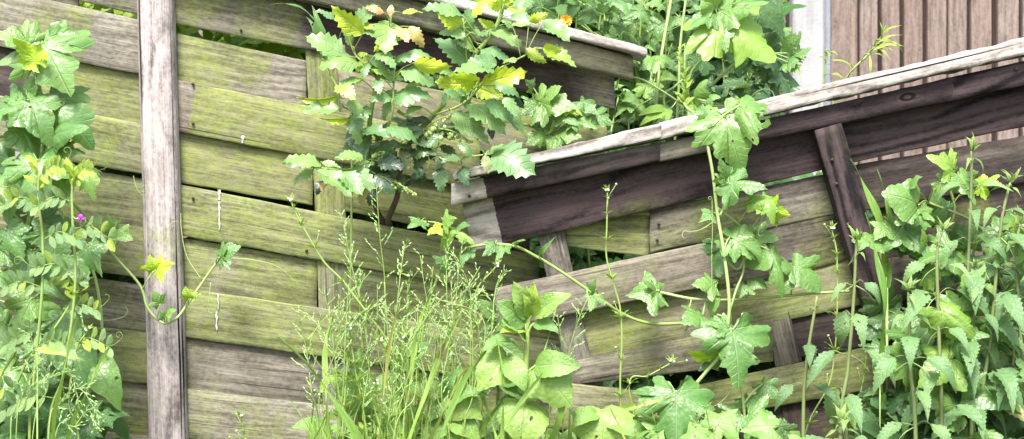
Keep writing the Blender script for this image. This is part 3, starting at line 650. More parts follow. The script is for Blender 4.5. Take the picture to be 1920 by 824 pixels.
# ------------------------------------------------------------------ plants
class Plant:
    def __init__(s, name, px, y, label, cat, group=None, seed=1, stem='stem'):
        s.root = empty(name, (P(px, 0, y).x, y, 0)); tag(s.root, label, cat, group)
        s.r = random.Random(seed); s.sb = {}; s.default = stem; s.ends = []
    def b(s, mat=None):
        mat = mat or s.default
        if mat not in s.sb: s.sb[mat] = MB()
        return s.sb[mat]
    def stem(s, pts, r0, r1=None, mat=None, sides=6, per=6, ground=False):
        """pts: (px, py, depth); ground=True carries the first point down to the soil"""
        w = [P(*p) for p in pts]
        if ground:
            a = w[0]; o = s.root.location; w = [Vector((o.x, o.y, -.03)), Vector(((a.x * .75 + o.x * .25), a.y * .75 + o.y * .25, a.z * .5))] + w
        c = spline(w, per); r1 = r0 if r1 is None else r1
        s.b(mat).tube(c, [(r0 + (r1 - r0) * i / (len(c) - 1)) for i in range(len(c))], sides)
        return c
    def leaf(s, kind, mat, b, t, up=(0, -.8, .6), jit=.35, wid=1.0, young=0.0, red=0.0, old=0.0, name='leaf', pet=None, pr=.0011, petmat=None, var=None, flip=False):
        """b, t world points of base and tip"""
        m = LM[kind][s.r.randrange(len(LM[kind])) if var is None else var]
        if m.users and len(m.materials) and m.materials[0] != M[mat]:
            key = m.name + mat
            if key not in MCOPY: MCOPY[key] = m.copy(); MCOPY[key].materials.clear()
            m = MCOPY[key]
        x = (t - b); L = x.length; x = x / L
        n = Vector(up) + Vector((s.r.uniform(-jit, jit), s.r.uniform(-jit, jit), s.r.uniform(-jit, jit)))
        if flip: n = -n
        z = n - x * n.dot(x)
        if z.length < .05: z = Vector((.3, -.5, .2)); z = z - x * z.dot(x)
        z.normalize(); y = z.cross(x)
        W = Matrix((x * L, y * L * wid, z * L)).transposed().to_4x4(); W.translation = b
        o = link(name, m, M[mat], s.root, W)
        o['young'] = float(young); o['red'] = float(red); o['old'] = float(old)
        if pet is not None:
            mid = (pet + b) / 2 + Vector((0, -.004, .008 * s.r.uniform(-.3, 1)))
            s.b(petmat).tube(spline([pet, mid, b], 4), [pr * 1.15, pr] if False else pr, 5)
        return o
    def curl(s, start, d, length, turns, r=.0006, mat=None, rad=.012):
        """tendril: runs out, then coils"""
        a = Vector(start); d = Vector(d).normalized(); pts = []
        side = Vector((-d.z, 0, d.x))
        n = 26
        for i in range(n + 1):
            t = i / n
            if t < .5: pts.append(a + d * length * t * 2 + Vector((0, -.006, -.012)) * math.sin(t * 6.28) * length * 10)
            else:
                u = (t - .5) * 2; an = u * turns * 6.28; rd = rad * (1 - .75 * u)
                c = a + d * length + side * rad
                pts.append(c + (-side * math.cos(an) + d * math.sin(an)) * rd + Vector((0, -.004 * u, 0)))
        mb = MB(); mb.tube(pts, [r * 1.2, r * .6], 5); link('tendril', mb.mesh('tendril'), M[mat or s.default], s.root)
    def done(s, name='stem'):
        for k, mb in s.sb.items():
            if mb.f:
                nm = {'twig': 'woody_stem', 'straw': 'seed_head', 'berry': 'berry_cluster', 'pale_stem': 'stem'}.get(k, name)
                me = mb.mesh(nm)
                o = link(nm, me, M[k], s.root)
                if k in ('straw', 'berry'): o['kind'] = 'stuff'
        return s.root
MCOPY = {}
def near(path, p): return min(path, key=lambda q: (q - p).length)
def Lf(pl, kind, mat, bx, by, tx, ty, y, dt=0.0, path=None, **k):
    """leaf from photo pixels; dt = how far the tip comes towards the camera"""
    b = P(bx, by, y); t = P(tx, ty, y - dt)
    if kind == 'rnd' and mat == 'soft': mat = 'soft_palm'
    pet = None
    if path is not None:
        q = near(path, b + Vector((0, 0, -.02)))
        pet = q if (q - b).length < .16 else b + (q - b).normalized() * .09 + Vector((0, .03, -.02))
    return pl.leaf(kind, mat, b, t, pet=pet, **k)

# ---- spiny yellow-green shrub (Oregon-grape kind) growing through the left panel
mh = Plant('mahonia_shrub', 730, .06, 'spiny-leaved shrub with yellow-green leaflets and green berries growing through the left panel', 'shrub', seed=5, stem='stem')
tw = mh.stem([(735, 900, .10), (735, 640, .09), (734, 470, .07), (732, 428, .02), (728, 412, -.03), (745, 368, -.09), (748, 330, -.11), (768, 268, -.12)], .0075, .005, mat='twig', ground=True)
t2 = mh.stem([(732, 430, .02), (712, 405, -.03), (702, 380, -.06), (690, 330, -.10)], .006, .004, mat='twig')
sA = mh.stem([(690, 330, -.10), (691, 290, -.12), (694, 220, -.14), (708, 150, -.16), (722, 95, -.17), (731, 45, -.18), (733, 22, -.18)], .0052, .0026)
sB_ = mh.stem([(768, 268, -.12), (800, 230, -.13), (835, 190, -.15), (885, 110, -.18), (925, 60, -.2), (944, 12, -.21), (950, -30, -.21)], .0055, .003)
sC = mh.stem([(715, 262, -.14), (735, 215, -.17), (738, 160, -.18), (741, 105, -.18)], .0022, .0016)
sD = mh.stem([(768, 268, -.12), (826, 243, -.14), (890, 235, -.13), (950, 228, -.10)], .003, .0026)
sE = mh.stem([(812, 217, -.15), (868, 195, -.19), (905, 158, -.21), (935, 130, -.21), (985, 104, -.22)], .0022, .0014)
sF = mh.stem([(790, 250, -.13), (830, 300, -.16), (870, 296, -.19), (925, 288, -.21)], .002, .0016)
sG = mh.stem([(694, 300, -.13), (660, 318, -.17), (600, 315, -.20), (555, 305, -.21)], .002, .0014)
sH = mh.stem([(694, 215, -.14), (660, 208, -.17), (632, 195, -.18)], .002, .0012)
sI = mh.stem([(708, 150, -.16), (680, 118, -.19), (662, 95, -.19), (645, 40, -.2)], .0022, .0012)
sJ = mh.stem([(745, 208, -.15), (785, 232, -.14)], .003, .003)
sK = mh.stem([(875, 118, -.18), (872, 70, -.2), (868, 35, -.2)], .0018, .0012)
allp = sA + sB_ + sC + sD + sE + sF + sG + sH + sI
ML = '''680 63 626 16 .8|645 107 577 71 .05|672 118 603 119 .15|728 40 722 98 .2 w1.5|722 70 707 92 .9|742 112 803 99 .0|776 118 838 128 .9|712 144 760 152 .05|752 133 811 155 .05
707 99 739 120 .05|680 150 637 158 .1|705 150 712 174 0|736 187 800 174 0|736 184 696 187 0|632 182 563 188 .9 f|635 206 571 208 .1|632 160 664 182 .3|653 190 683 219 .1|690 120 680 144 0|670 104 688 101 .8
660 213 685 226 0|660 217 674 267 0|654 222 604 225 .9 f|665 245 646 261 0 d.6|679 245 727 256 0 d.15|724 242 782 259 0|763 225 810 225 0 d.8|715 270 738 320 0 d.3|721 284 699 306 0 d.5|732 298 721 328 0 d1|752 278 763 317 0 d.3 r.25
785 264 813 298 0 d.9|771 264 808 275 0 d.5|799 320 770 335 0 d.8|841 295 816 317 0 d.55|827 314 827 359 0 d.25 w1.2|680 295 629 295 .1|601 312 537 298 .15|587 320 551 340 .1|595 320 654 366 .05 w1.1|637 323 676 365 .05|643 320 701 348 .05 w1.1|604 306 637 315 .1|696 306 679 317 0 d.2
604 340 595 362 0 d.9|612 342 604 359 0 r.8|685 351 676 381 0 r.6|699 348 693 381 0 d.8|867 29 800 13 .05|864 48 824 27 .8|875 64 878 19 .0 w1.3|872 69 824 63 .1|878 118 819 72 0|894 96 859 77 .2|902 93 952 107 0|918 59 974 88 .1|928 51 899 37 .6
944 8 918 12 .9|944 8 963 -4 .8|963 51 939 35 .1|960 48 998 51 .1|992 40 1024 27 .8|1019 40 1064 75 .1|987 93 1022 118 .5|1019 91 1075 123 .35|1019 91 1052 95 .8|971 112 944 115 .2|931 120 880 115 0|926 131 856 131 .1
894 158 821 155 .9|904 158 982 136 .95|888 163 942 184 .75|899 152 848 144 .9|928 160 974 176 0|851 139 808 128 0|864 187 832 171 0|840 174 832 200 0|875 182 859 166 0|877 196 944 244 0|910 191 966 239 0|944 185 976 223 0
848 215 912 265 .05|811 244 824 268 0|827 252 848 257 0 d.6|886 295 861 268 0 d.15|910 292 894 276 0 d.1|915 290 942 271 0|910 292 915 324 0 r.2|926 287 998 326 0 d.08 w1.15|920 239 923 260 0 d.9|718 24 687 12 0 r1|731 29 734 10 0 r1|745 55 765 78 0 r.9|768 50 793 86 .3 r.6|700 130 735 150 .2|690 200 660 240 0 d.2|790 200 760 215 0 d.1|850 160 880 200 0 d.1|745 300 775 290 0 d.7|705 335 730 345 0 d.6|870 240 895 262 0 d.3|950 210 985 250 .1'''
for tok in ML.replace('\n', '|').split('|'):
    a = tok.split(); bx, by, tx, ty = map(float, a[:4]); yo = float(a[4]); kw = {}; kind = 'maho'
    for e in a[5:]:
        if e[0] == 'd': kw['old'] = float(e[1:])
        if e[0] == 'r': kw['red'] = float(e[1:])
        if e[0] == 'w': kw['wid'] = float(e[1:])
        if e[0] == 'f': kind = 'fold'
    old = kw.get('old', 0)
    pt = near(allp, P(bx, by, -.17))
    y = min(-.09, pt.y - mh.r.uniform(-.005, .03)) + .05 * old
    if bx > 850 and by > 260: y = min(y, -.205)
    dt = mh.r.uniform(-.01, .03); tx += (tx - bx) * .1; ty += (ty - by) * .1
    up = (0, -.7, .7) if yo < .5 else (0, -.75, -.3)
    Lf(mh, kind, 'mahonia', bx, by, tx, ty, y, dt, path=allp, up=up, jit=.3, young=yo, name='leaflet', pr=.0009, wid=kw.pop('wid', 1.0) * mh.r.uniform(.85, 1.1), **kw)
for k in range(40):
    pt = mh.r.choice(sA[4:] + sB_ + sI + sK + sE + sC + sG + sF + sD); an = mh.r.uniform(0, 6.28); l = mh.r.uniform(.035, .06)
    d = Vector((math.cos(an), mh.r.uniform(-.5, .3), math.sin(an) * .55 + .05)).normalized(); b = pt + d * .02 + Vector((0, .015, 0)); low = pt.z < P(0, 215).z
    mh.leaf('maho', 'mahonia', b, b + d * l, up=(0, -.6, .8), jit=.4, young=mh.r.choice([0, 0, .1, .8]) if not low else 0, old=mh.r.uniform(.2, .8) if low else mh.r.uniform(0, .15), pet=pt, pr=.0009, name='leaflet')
for k in range(34):
    bx, by = mh.r.uniform(665, 850), mh.r.uniform(235, 345); an = mh.r.uniform(0, 6.28); l = mh.r.uniform(36, 58); yy = mh.r.uniform(-.16, -.09)
    if bx > 800 and by > 300: continue
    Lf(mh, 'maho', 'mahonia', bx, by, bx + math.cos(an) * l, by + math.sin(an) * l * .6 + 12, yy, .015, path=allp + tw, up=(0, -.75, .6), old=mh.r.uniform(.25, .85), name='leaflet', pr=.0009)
def raceme(a, b, n, sc=1.0):
    A, B = P(*a), P(*b); mh.b('stem').tube(spline([A, (A + B) / 2 + Vector((0, -.01, .006)), B], 6), [.0016, .0007], 5)
    for i in range(n):
        t = (i + .5) / n; c = A.lerp(B, t) + Vector((mh.r.uniform(-1, 1), mh.r.uniform(-1, 1), mh.r.uniform(-1.3, .6))) * .011 * (1.15 - t)
        mh.b('berry').blob(c, (.0044 if t < .55 else .0026) * mh.r.uniform(.8, 1.1) * sc, Vector((1, 1, 1.15)), 8, 6)
        mh.b('stem').tube([A.lerp(B, t), c], .0006, 4)
raceme((700, 330, -.13), (782, 366, -.17), 30); raceme((790, 250, -.14), (846, 216, -.17), 26); raceme((815, 240, -.15), (886, 268, -.18), 26); raceme((700, 300, -.15), (722, 285, -.17), 10); raceme((706, 330, -.14), (742, 352, -.16), 12)
mh.done()

# ---- large-leaved climber at the left edge
lb = Plant('climbing_vine', 62, -.12, 'large-leaved green climber covering the far left end of the fence', 'climber', 'green climbers on the fence', seed=11, stem='pale_stem')
m1 = lb.stem([(40, 900, -.10), (58, 700, -.13), (40, 520, -.16), (60, 380, -.17), (76, 230, -.18), (72, 150, -.2), (64, 110, -.21)], .0048, .0035, ground=True)
m2 = lb.stem([(95, 900, -.1), (120, 760, -.12), (150, 700, -.14), (190, 660, -.15), (178, 520, -.17), (120, 410, -.18), (85, 330, -.18)], .0035, .0028, ground=True)
pp = m1 + m2
LL = '''80 78 132 180 0 bry 1.25|62 82 -12 60 .1 bry 1.1|68 116 25 68 .9 bry .8|92 70 168 70 .05 bry .9|52 188 100 268 0 bry 1.1|44 196 -45 236 0 bry 1.2|52 192 60 140 .0 ivy 1|95 188 176 278 0 roll 1.1|88 262 168 240 0 arr 1|40 240 70 312 0 bry 1|25 300 10 420 0 bry 1.1|70 300 60 400 0 bry 1.1|100 315 135 385 .05 ivy 1|150 312 178 372 .15 roll .9|10 430 45 490 .0 ivy 1|98 425 104 510 0 ivy 1.1|60 560 25 645 .05 bry 1|80 535 125 565 0 arr .8|118 580 145 655 0 ivy .9|128 640 168 738 .0 arr 1.15|182 690 228 772 .05 arr 1|45 735 98 775 0 ivy 1|25 690 -20 760 0 bry 1|15 610 -25 680 0 bry 1|90 690 60 760 0 bry .9|70 640 110 700 0 ivy .9|135 480 162 540 0 ivy 1|140 440 165 470 0 ivy .7|0 510 -40 560 0 bry 1|100 770 140 830 0 ivy 1|20 800 60 850 0 bry 1|5 350 -60 380 0 bry 1|120 275 100 330 0 bry 1|165 460 190 520 0 ivy .8|60 470 30 540 0 bry 1'''
for tok in LL.split('|'):
    a = tok.split(); bx, by, tx, ty, yo = map(float, a[:5])
    Lf(lb, a[5], 'bryony', bx, by, tx, ty, -.2 - lb.r.uniform(0, .06), lb.r.uniform(0, .04), path=pp, wid=float(a[6]), young=yo, up=(0, -.85, .5) if yo < .5 else (0, .6, -.5), pr=.0018)
for i in range(34):
    bx, by = lb.r.uniform(-40, 130), lb.r.uniform(230, 840)
    if bx > 110 and by < 560: continue
    an = lb.r.uniform(0, 6.28); L = lb.r.uniform(45, 85)
    Lf(lb, lb.r.choice(['bry', 'ivy', 'bry', 'arr']), 'bryony', bx, by, bx + math.cos(an) * L, by + abs(math.sin(an)) * L, -.10 - lb.r.uniform(0, .06), lb.r.uniform(0, .03), path=pp, jit=.5, pr=.0014, old=lb.r.uniform(0, .25))
# the shoot that crosses the batten
sh = lb.stem([(85, 335, -.18), (130, 375, -.16), (165, 412, -.13), (210, 475, -.10), (262, 535, -.085), (277, 578, -.085), (305, 606, -.088), (330, 598, -.088), (352, 570, -.08), (385, 522, -.07), (414, 482, -.07)], .0028, .0024)
for v in '''212 430 200 402 .1 ivy|215 438 250 450 .1 ivy|288 508 280 478 .95 ivy|292 506 326 492 .95 ivy|300 570 284 545 .1 ivy|312 590 330 580 .2 ivy|308 595 298 582 0 ivy|355 560 347 538 .7 ivy|365 558 378 550 .5 ivy|414 482 425 462 .1 ivy|412 484 450 460 0 ivy'''.split('|'):
    a = v.split(); bx, by, tx, ty, yo = map(float, a[:5])
    Lf(lb, a[5], 'bryony', bx, by, tx, ty, -.10, .01, path=sh, young=yo, wid=1.2)
lb.b().tube(spline([P(418, 484, -.07), P(470, 487, -.07), P(520, 500, -.06), P(556, 530, -.05)], 8), [.0011, .0005], 5)
lb.b().tube(spline([P(378, 525, -.075), P(350, 480, -.07), P(340, 430, -.06), P(339, 400, -.05)], 8), [.0009, .0005], 5)
lb.curl(P(250, 330, -.06), (.3, 0, -.9), .03, 1.6, rad=.012); lb.curl(P(160, 318, -.12), (.9, 0, .05), .035, 1.5, rad=.007); lb.curl(P(195, 320, -.1), (.3, 0, 1), .05, .4, rad=.02)
lb.curl(P(165, 590, -.12), (1, 0, -.1), .06, .3, rad=.02); lb.curl(P(170, 720, -.12), (-.05, 0, -1), .05, 2.5, rad=.005); lb.curl(P(395, 530, -.07), (-.1, 0, -1), .05, .3, rad=.01); lb.curl(P(185, 700, -.12), (1, 0, -.2), .03, .3, rad=.01)
lb.b().tube(spline([P(283, 425, -.09), P(300, 455, -.085), P(320, 420, -.085), P(335, 415, -.08)], 6), .0006, 5)
lb.done()

# ---- vetch: pinnate leaves, tendrils, one purple flower
def vetch(px, pts, label, y, seed, flower=None, upto=.98):
    pl = Plant('vetch_plant', px, y, label, 'vetch', 'vetches in front of the left climber', seed=seed)
    c = pl.stem(pts, .0030, .0022, ground=True, sides=6)
    vis = [p for p in c if p.z > .92]
    k = 0
    for i in range(3, len(vis) - 1, 5):
        b = vis[i]; sg = 1 if k % 2 else -1; k += 1
        t = i / len(vis)
        L = .085 * (1 - .45 * t); d = Vector((sg * pl.r.uniform(.75, 1), -pl.r.uniform(.1, .5), pl.r.uniform(-.1, .35) + .5 * (t > .8))).normalized()
        rach = spline([b, b + d * L * .5 + Vector((0, 0, .008)), b + d * L + Vector((0, 0, -.01))], 5); pl.b().tube(rach, [.0012, .0006], 4)
        for j in range(2, len(rach), 2):
            for s2 in (1, -1):
                nd = (Vector((0, 0, 1)) * s2 * .9 + d * .55 + Vector((0, -.25, 0)))
                ll = .030 * pl.r.uniform(.8, 1.1) * (1 - .3 * t)
                pl.leaf('vetch', 'vetch', rach[j], rach[j] + nd.normalized() * ll, up=(0, -.9, .3), jit=.4, wid=1.1, young=pl.r.uniform(0, .2) + (.5 if t > .82 or pl.r.random() < .12 else 0), name='leaflet')
        if pl.r.random() < .7: pl.curl(rach[-1], d + Vector((0, 0, .3)), .03, pl.r.uniform(.3, 1.4), rad=.008, r=.0005)
    top = vis[-1]
    for i in range(7):
        an = pl.r.uniform(0, 6.28); d = Vector((math.cos(an) * .8, math.sin(an) * .5 - .2, pl.r.uniform(.2, 1)))
        b = top + Vector((0, 0, pl.r.uniform(-.03, .015)))
        pl.leaf('vetch', 'vetch', b, b + d.normalized() * .03, up=(0, -.6, .6), wid=.7, young=.85, name='leaflet')
    if flower:
        mb = MB(); f = P(*flower)
        for sx, sz, r in ((0, .002, .0045), (.003, -.002, .003), (-.002, -.002, .003)): mb.blob(f + Vector((sx, -.002, sz)), r, Vector((1.1, .6, 1)), 8, 5)
        link('flower', mb.mesh('flower'), M['purple'], pl.root)
        pl.b('pale_stem').tube([P(flower[0] - 10, flower[1] + 2, flower[2]), f], [.0015, .003], 6)
        pl.b().tube([near(c, f), P(flower[0] - 10, flower[1] + 2, flower[2])], .001, 5)
    pl.done(); return pl
vetch(60, [(55, 840, -.28), (65, 700, -.29), (78, 560, -.3), (80, 450, -.3), (72, 375, -.3), (73, 325, -.3)], 'taller vetch with pinnate leaves standing nearest the left edge of the photo', -.28, 1)
vetch(140, [(90, 840, -.27), (120, 700, -.28), (141, 540, -.29), (137, 430, -.29), (135, 372, -.29), (136, 335, -.29)], 'vetch with a single purple flower left of the pale batten', -.27, 2, flower=(152, 409, -.3))
vetch(20, [(10, 840, -.25), (40, 700, -.26), (85, 640, -.27), (120, 590, -.27), (150, 540, -.27)], 'shorter vetch leaning right at the lower left corner', -.25, 3)
# ---- hanging climber over the right panel
rc = Plant('climbing_vine', 1300, -.30, 'climber hanging its lobed leaves over the middle of the dark right panel', 'climber', 'green climbers on the fence', seed=21, stem='pale_stem')
v1 = rc.stem([(1240, 840, -.26), (1290, 742, -.25), (1322, 700, -.25), (1352, 662, -.25), (1366, 600, -.26), (1366, 545, -.26), (1355, 460, -.25), (1345, 400, -.24), (1337, 330, -.24), (1328, 280, -.24), (1318, 240, -.23), (1305, 215, -.15), (1290, 205, -.05), (1280, 190, .05)], .0036, .0026, ground=True)
v2 = rc.stem([(1360, 640, -.25), (1385, 700, -.25), (1395, 770, -.24), (1400, 840, -.24)], .0026, .0026, ground=False)
v3 = rc.stem([(1235, 548, -.18), (1310, 562, -.2), (1400, 561, -.2), (1520, 551, -.2), (1592, 546, -.2)], .0026, .0024)
v4 = rc.stem([(1354, 480, -.25), (1380, 505, -.22), (1395, 490, -.22), (1410, 450, -.22), (1390, 425, -.22), (1345, 390, -.24)], .0024, .002)
v5 = rc.stem([(1365, 595, -.25), (1380, 545, -.24), (1395, 500, -.22), (1385, 440, -.22)], .002, .002)
v6 = rc.stem([(1350, 405, -.24), (1358, 385, -.24), (1364, 345, -.24)], .0026, .0022)
rp_ = v1 + v2 + v3 + v4 + v5 + v6
RL = '''1338 216 1292 214 .05 roll 1.0 -.22|1358 216 1393 330 .05 bry 1.15 -.24|1388 197 1420 274 .1 roll .9 -.24|1388 206 1378 178 .2 bry 1 -.22|1366 344 1440 358 .02 bry 1.0 -.26|1364 340 1350 298 .05 ivy .9 -.25|1362 350 1342 325 .1 roll .8 -.25|1431 366 1452 418 .25 roll 1 -.26|1446 392 1480 404 .85 ivy 1.3 -.26|1440 385 1418 400 .3 ivy 1 -.25|1338 400 1310 416 .05 ivy 1 -.22|1361 455 1345 520 .0 bry 1.2 -.20 o.2|1368 446 1445 486 .05 bry .9 -.24|1444 470 1464 562 .1 roll .7 -.24|1490 500 1542 550 .05 ivy 1.3 -.22|1488 505 1455 502 .0 ivy 1.1 -.22|1415 441 1462 449 .05 ivy 1.2 -.22|1342 536 1296 532 .1 ivy 1.2 -.22|1398 536 1385 560 .05 ivy 1.3 -.22|1402 530 1440 538 .05 ivy 1.2 -.21|1318 592 1277 606 .05 ivy 1.4 -.22|1330 585 1350 560 .05 ivy 1.2 -.22|1374 618 1386 728 .0 bry 1.25 -.27|1368 616 1318 598 .05 bry 1.0 -.265|1345 667 1290 664 .9 ivy .8 -.24|1340 672 1310 695 .0 ivy 1 -.22 o.3|1268 733 1268 845 .0 bry 1.2 -.28|1390 778 1350 815 .05 ivy 1.3 -.25|1402 778 1462 795 .05 ivy 1.3 -.25|1395 745 1425 770 .0 ivy 1.2 -.22|1235 547 1172 552 .05 ivy 1.3 -.19|1230 545 1205 525 .05 ivy .9 -.19|1285 610 1300 590 .1 ivy 1 -.2|1460 800 1480 840 .0 ivy 1.2 -.22|1180 780 1200 850 .1 ivy 1.3 -.24|1430 720 1462 750 .0 ivy 1.1 -.2'''
for tok in RL.split('|'):
    a = tok.split(); bx, by, tx, ty, yo = map(float, a[:5])
    Lf(rc, a[5], 'bryony', bx, by, tx, ty, float(a[7]), rc.r.uniform(0, .03), path=rp_, wid=float(a[6]), young=yo, jit=.3, old=float(a[8][1:]) if len(a) > 8 else 0, up=(0, -.85, .5) if yo < .6 else (0, -.6, -.5), pr=.0016)
for st, d, L, tn, rd in (((1335, 418, -.23), (-1, 0, -.3), .05, .4, .01), ((1334, 560, -.22), (0, 0, 1), .1, .2, .01), ((1340, 640, -.24), (-.2, 0, -1), .04, 1.6, .009), ((1335, 470, -.23), (0, 0, 1), .09, 1, .004), ((1372, 730, -.24), (-.6, 0, -.5), .05, .5, .01), ((1290, 560, -.19), (.05, 0, -1), .05, .2, .006), ((1430, 395, -.25), (-.2, 0, -1), .04, .5, .006), ((1362, 290, -.22), (.1, 0, 1), .02, 2, .005)):
    rc.curl(P(*st), d, L, tn, rad=rd)
rc.done()
# ---- second climber: long arching stem across the broken corner
ac = Plant('climbing_vine', 800, -.2, 'long arching climber stem crossing the broken corner between the two panels', 'climber', 'green climbers on the fence', seed=22)
d1 = ac.stem([(770, 900, -.12), (790, 640, -.14), (830, 500, -.17), (880, 465, -.2), (955, 460, -.21), (1010, 484, -.2), (1060, 515, -.2), (1112, 551, -.2), (1170, 590, -.2), (1222, 607, -.19), (1292, 606, -.18)], .0026, .0029, ground=True)
d2 = ac.stem([(830, 500, -.17), (850, 440, -.2), (825, 420, -.19), (790, 415, -.18)], .0018, .0016)
for tok in '''790 414 764 426 0 ivy 1.2|830 418 855 408 .2 ivy 1.2|840 430 890 460 .3 roll .7|812 425 830 440 .9 ivy 1|850 432 880 420 0 ivy 1|930 460 905 480 0 ivy .9|965 455 985 448 0 ivy .8|1010 480 1040 445 .1 tip 1|1115 545 1100 530 0 ivy 1|1118 552 1105 585 0 ivy .9|945 462 930 490 0 ivy .8|880 470 862 500 0 ivy .8|790 640 760 670 0 ivy 1|840 500 812 480 0 ivy .9'''.split('|'):
    a = tok.split(); bx, by, tx, ty, yo = map(float, a[:5]); Lf(ac, a[5], 'bryony', bx, by, tx, ty, -.22, .02, path=d1 + d2, wid=float(a[6]), young=yo)
ac.done()
# ---- ivy-leaved climber behind the fallen cap, between the panels
bc = Plant('climbing_vine', 1030, .12, 'pale lobed climber peeping out between the two fence caps', 'climber', 'green climbers on the fence', seed=23)
e1 = bc.stem([(1120, 900, .1), (1110, 600, .1), (1090, 330, .06), (1045, 262, .0), (1000, 238, -.03), (950, 228, -.03)], .003, .0026, ground=True)
e2 = bc.stem([(1012, 242, -.03), (1008, 215, -.05), (1012, 192, -.06)], .0022, .002)
for tok in '''1012 192 1080 202 .1 bry 1.3|1012 192 1052 160 .1 ivy 1.2|1010 196 978 216 .05 ivy 1.3|1026 250 985 276 .1 bry 1.3|1040 254 1090 256 .08 bry 1.2|1034 250 1040 228 .0 ivy 1.4|1060 200 1092 215 .6 ivy .7|1050 215 1085 235 0 ivy 1|1075 225 1120 240 0 bry 1|1000 165 985 150 0 ivy 1|1090 190 1120 215 0 bry 1|1110 215 1150 235 0 bry 1'''.split('|'):
    a = tok.split(); bx, by, tx, ty, yo = map(float, a[:5]); Lf(bc, a[5], 'bryony', bx, by, tx, ty, -.05, .02, path=e1 + e2, wid=float(a[6]), young=yo)
bc.done()
# ---- climber leaves behind the nettles at right
nc = Plant('climbing_vine', 1750, -.2, 'leafy climber spreading over the right panel behind the nettles', 'climber', 'green climbers on the fence', seed=24)
f1 = nc.stem([(1600, 840, -.22), (1612, 768, -.25), (1722, 722, -.24), (1820, 665, -.24), (1930, 616, -.24), (2050, 560, -.24)], .003, .0034, mat='pale_stem', ground=True)
f2 = nc.stem([(1760, 840, -.2), (1740, 640, -.2), (1750, 480, -.2), (1790, 400, -.2), (1770, 330, -.2)], .003, .0024, ground=True)
f3 = nc.stem([(1880, 840, -.2), (1900, 640, -.2), (1860, 480, -.2), (1830, 420, -.2), (1740, 380, -.2)], .003, .0024, ground=True)
fp = f1 + f2 + f3
for tok in '''1722 385 1655 362 .1 rnd 1.3|1720 395 1680 420 .05 bry 1.2|1722 392 1752 420 .1 bry 1.1|1705 350 1728 330 .1 rnd 1|1790 320 1745 290 .35 bry 1.1|1800 330 1830 385 .1 bry 1.2|1835 350 1880 330 .6 bry .9|1690 430 1655 470 .05 bry 1.2|1700 440 1740 480 0 bry 1.2|1660 425 1640 450 .1 ivy 1.1|1790 470 1720 495 .05 bry 1.2|1850 480 1900 500 0 bry 1.1|1620 445 1660 475 .1 ivy 1.1|1900 560 1960 600 .05 bry 1.2|1880 590 1900 660 0 bry 1.2|1660 650 1640 700 0 ivy 1.3|1600 770 1560 790 .1 bry 1.2|1640 770 1660 740 .05 bry 1.2|1680 760 1700 800 .05 ivy 1.3|1690 700 1670 670 .05 ivy 1.2|1880 740 1940 790 .1 bry 1.3|1870 745 1850 720 .1 ivy 1.3|1710 640 1690 690 .05 bry 1.1|1730 610 1780 640 .0 bry 1.1|1900 430 1940 400 .3 bry 1.1|1760 340 1800 360 .2 bry 1'''.split('|'):
    a = tok.split(); bx, by, tx, ty, yo = map(float, a[:5]); Lf(nc, a[5], 'bryony', bx, by, tx, ty, -.25 - nc.r.uniform(0, .03), .02, path=fp, wid=float(a[6]), young=yo, pr=.0014)
for i in range(64):
    bx, by = nc.r.uniform(1650, 1960), nc.r.uniform(400, 850)
    if bx < 1690 and by < 560: continue
    an = nc.r.uniform(0, 6.28); L = nc.r.uniform(52, 92)
    Lf(nc, nc.r.choice(['bry', 'ivy', 'bry']), 'bryony', bx, by, bx + math.cos(an) * L, by + math.sin(an) * L * .8 + 10, -.175 - nc.r.uniform(0, .05), nc.r.uniform(0, .03), path=fp, jit=.5, pr=.0012, wid=1.15, old=nc.r.uniform(0, .35))  # random dark tint puts shadow between the nettles into the leaf colour
for i in range(26):
    bx, by = nc.r.uniform(1630, 1960), nc.r.uniform(430, 850)
    if bx < 1680 and by < 520: continue
    an = nc.r.uniform(0, 6.28); L = nc.r.uniform(50, 92)
    Lf(nc, nc.r.choice(['bry', 'ivy', 'ivy', 'arr', 'roll']), 'bryony', bx, by, bx + math.cos(an) * L, by + math.sin(an) * L * .7 + 16, -.25 - nc.r.uniform(0, .09), nc.r.uniform(0, .03), path=fp, jit=.5, pr=.0012, wid=nc.r.uniform(.9, 1.25), young=nc.r.choice([0, 0, .1, .25]))
nc.done()

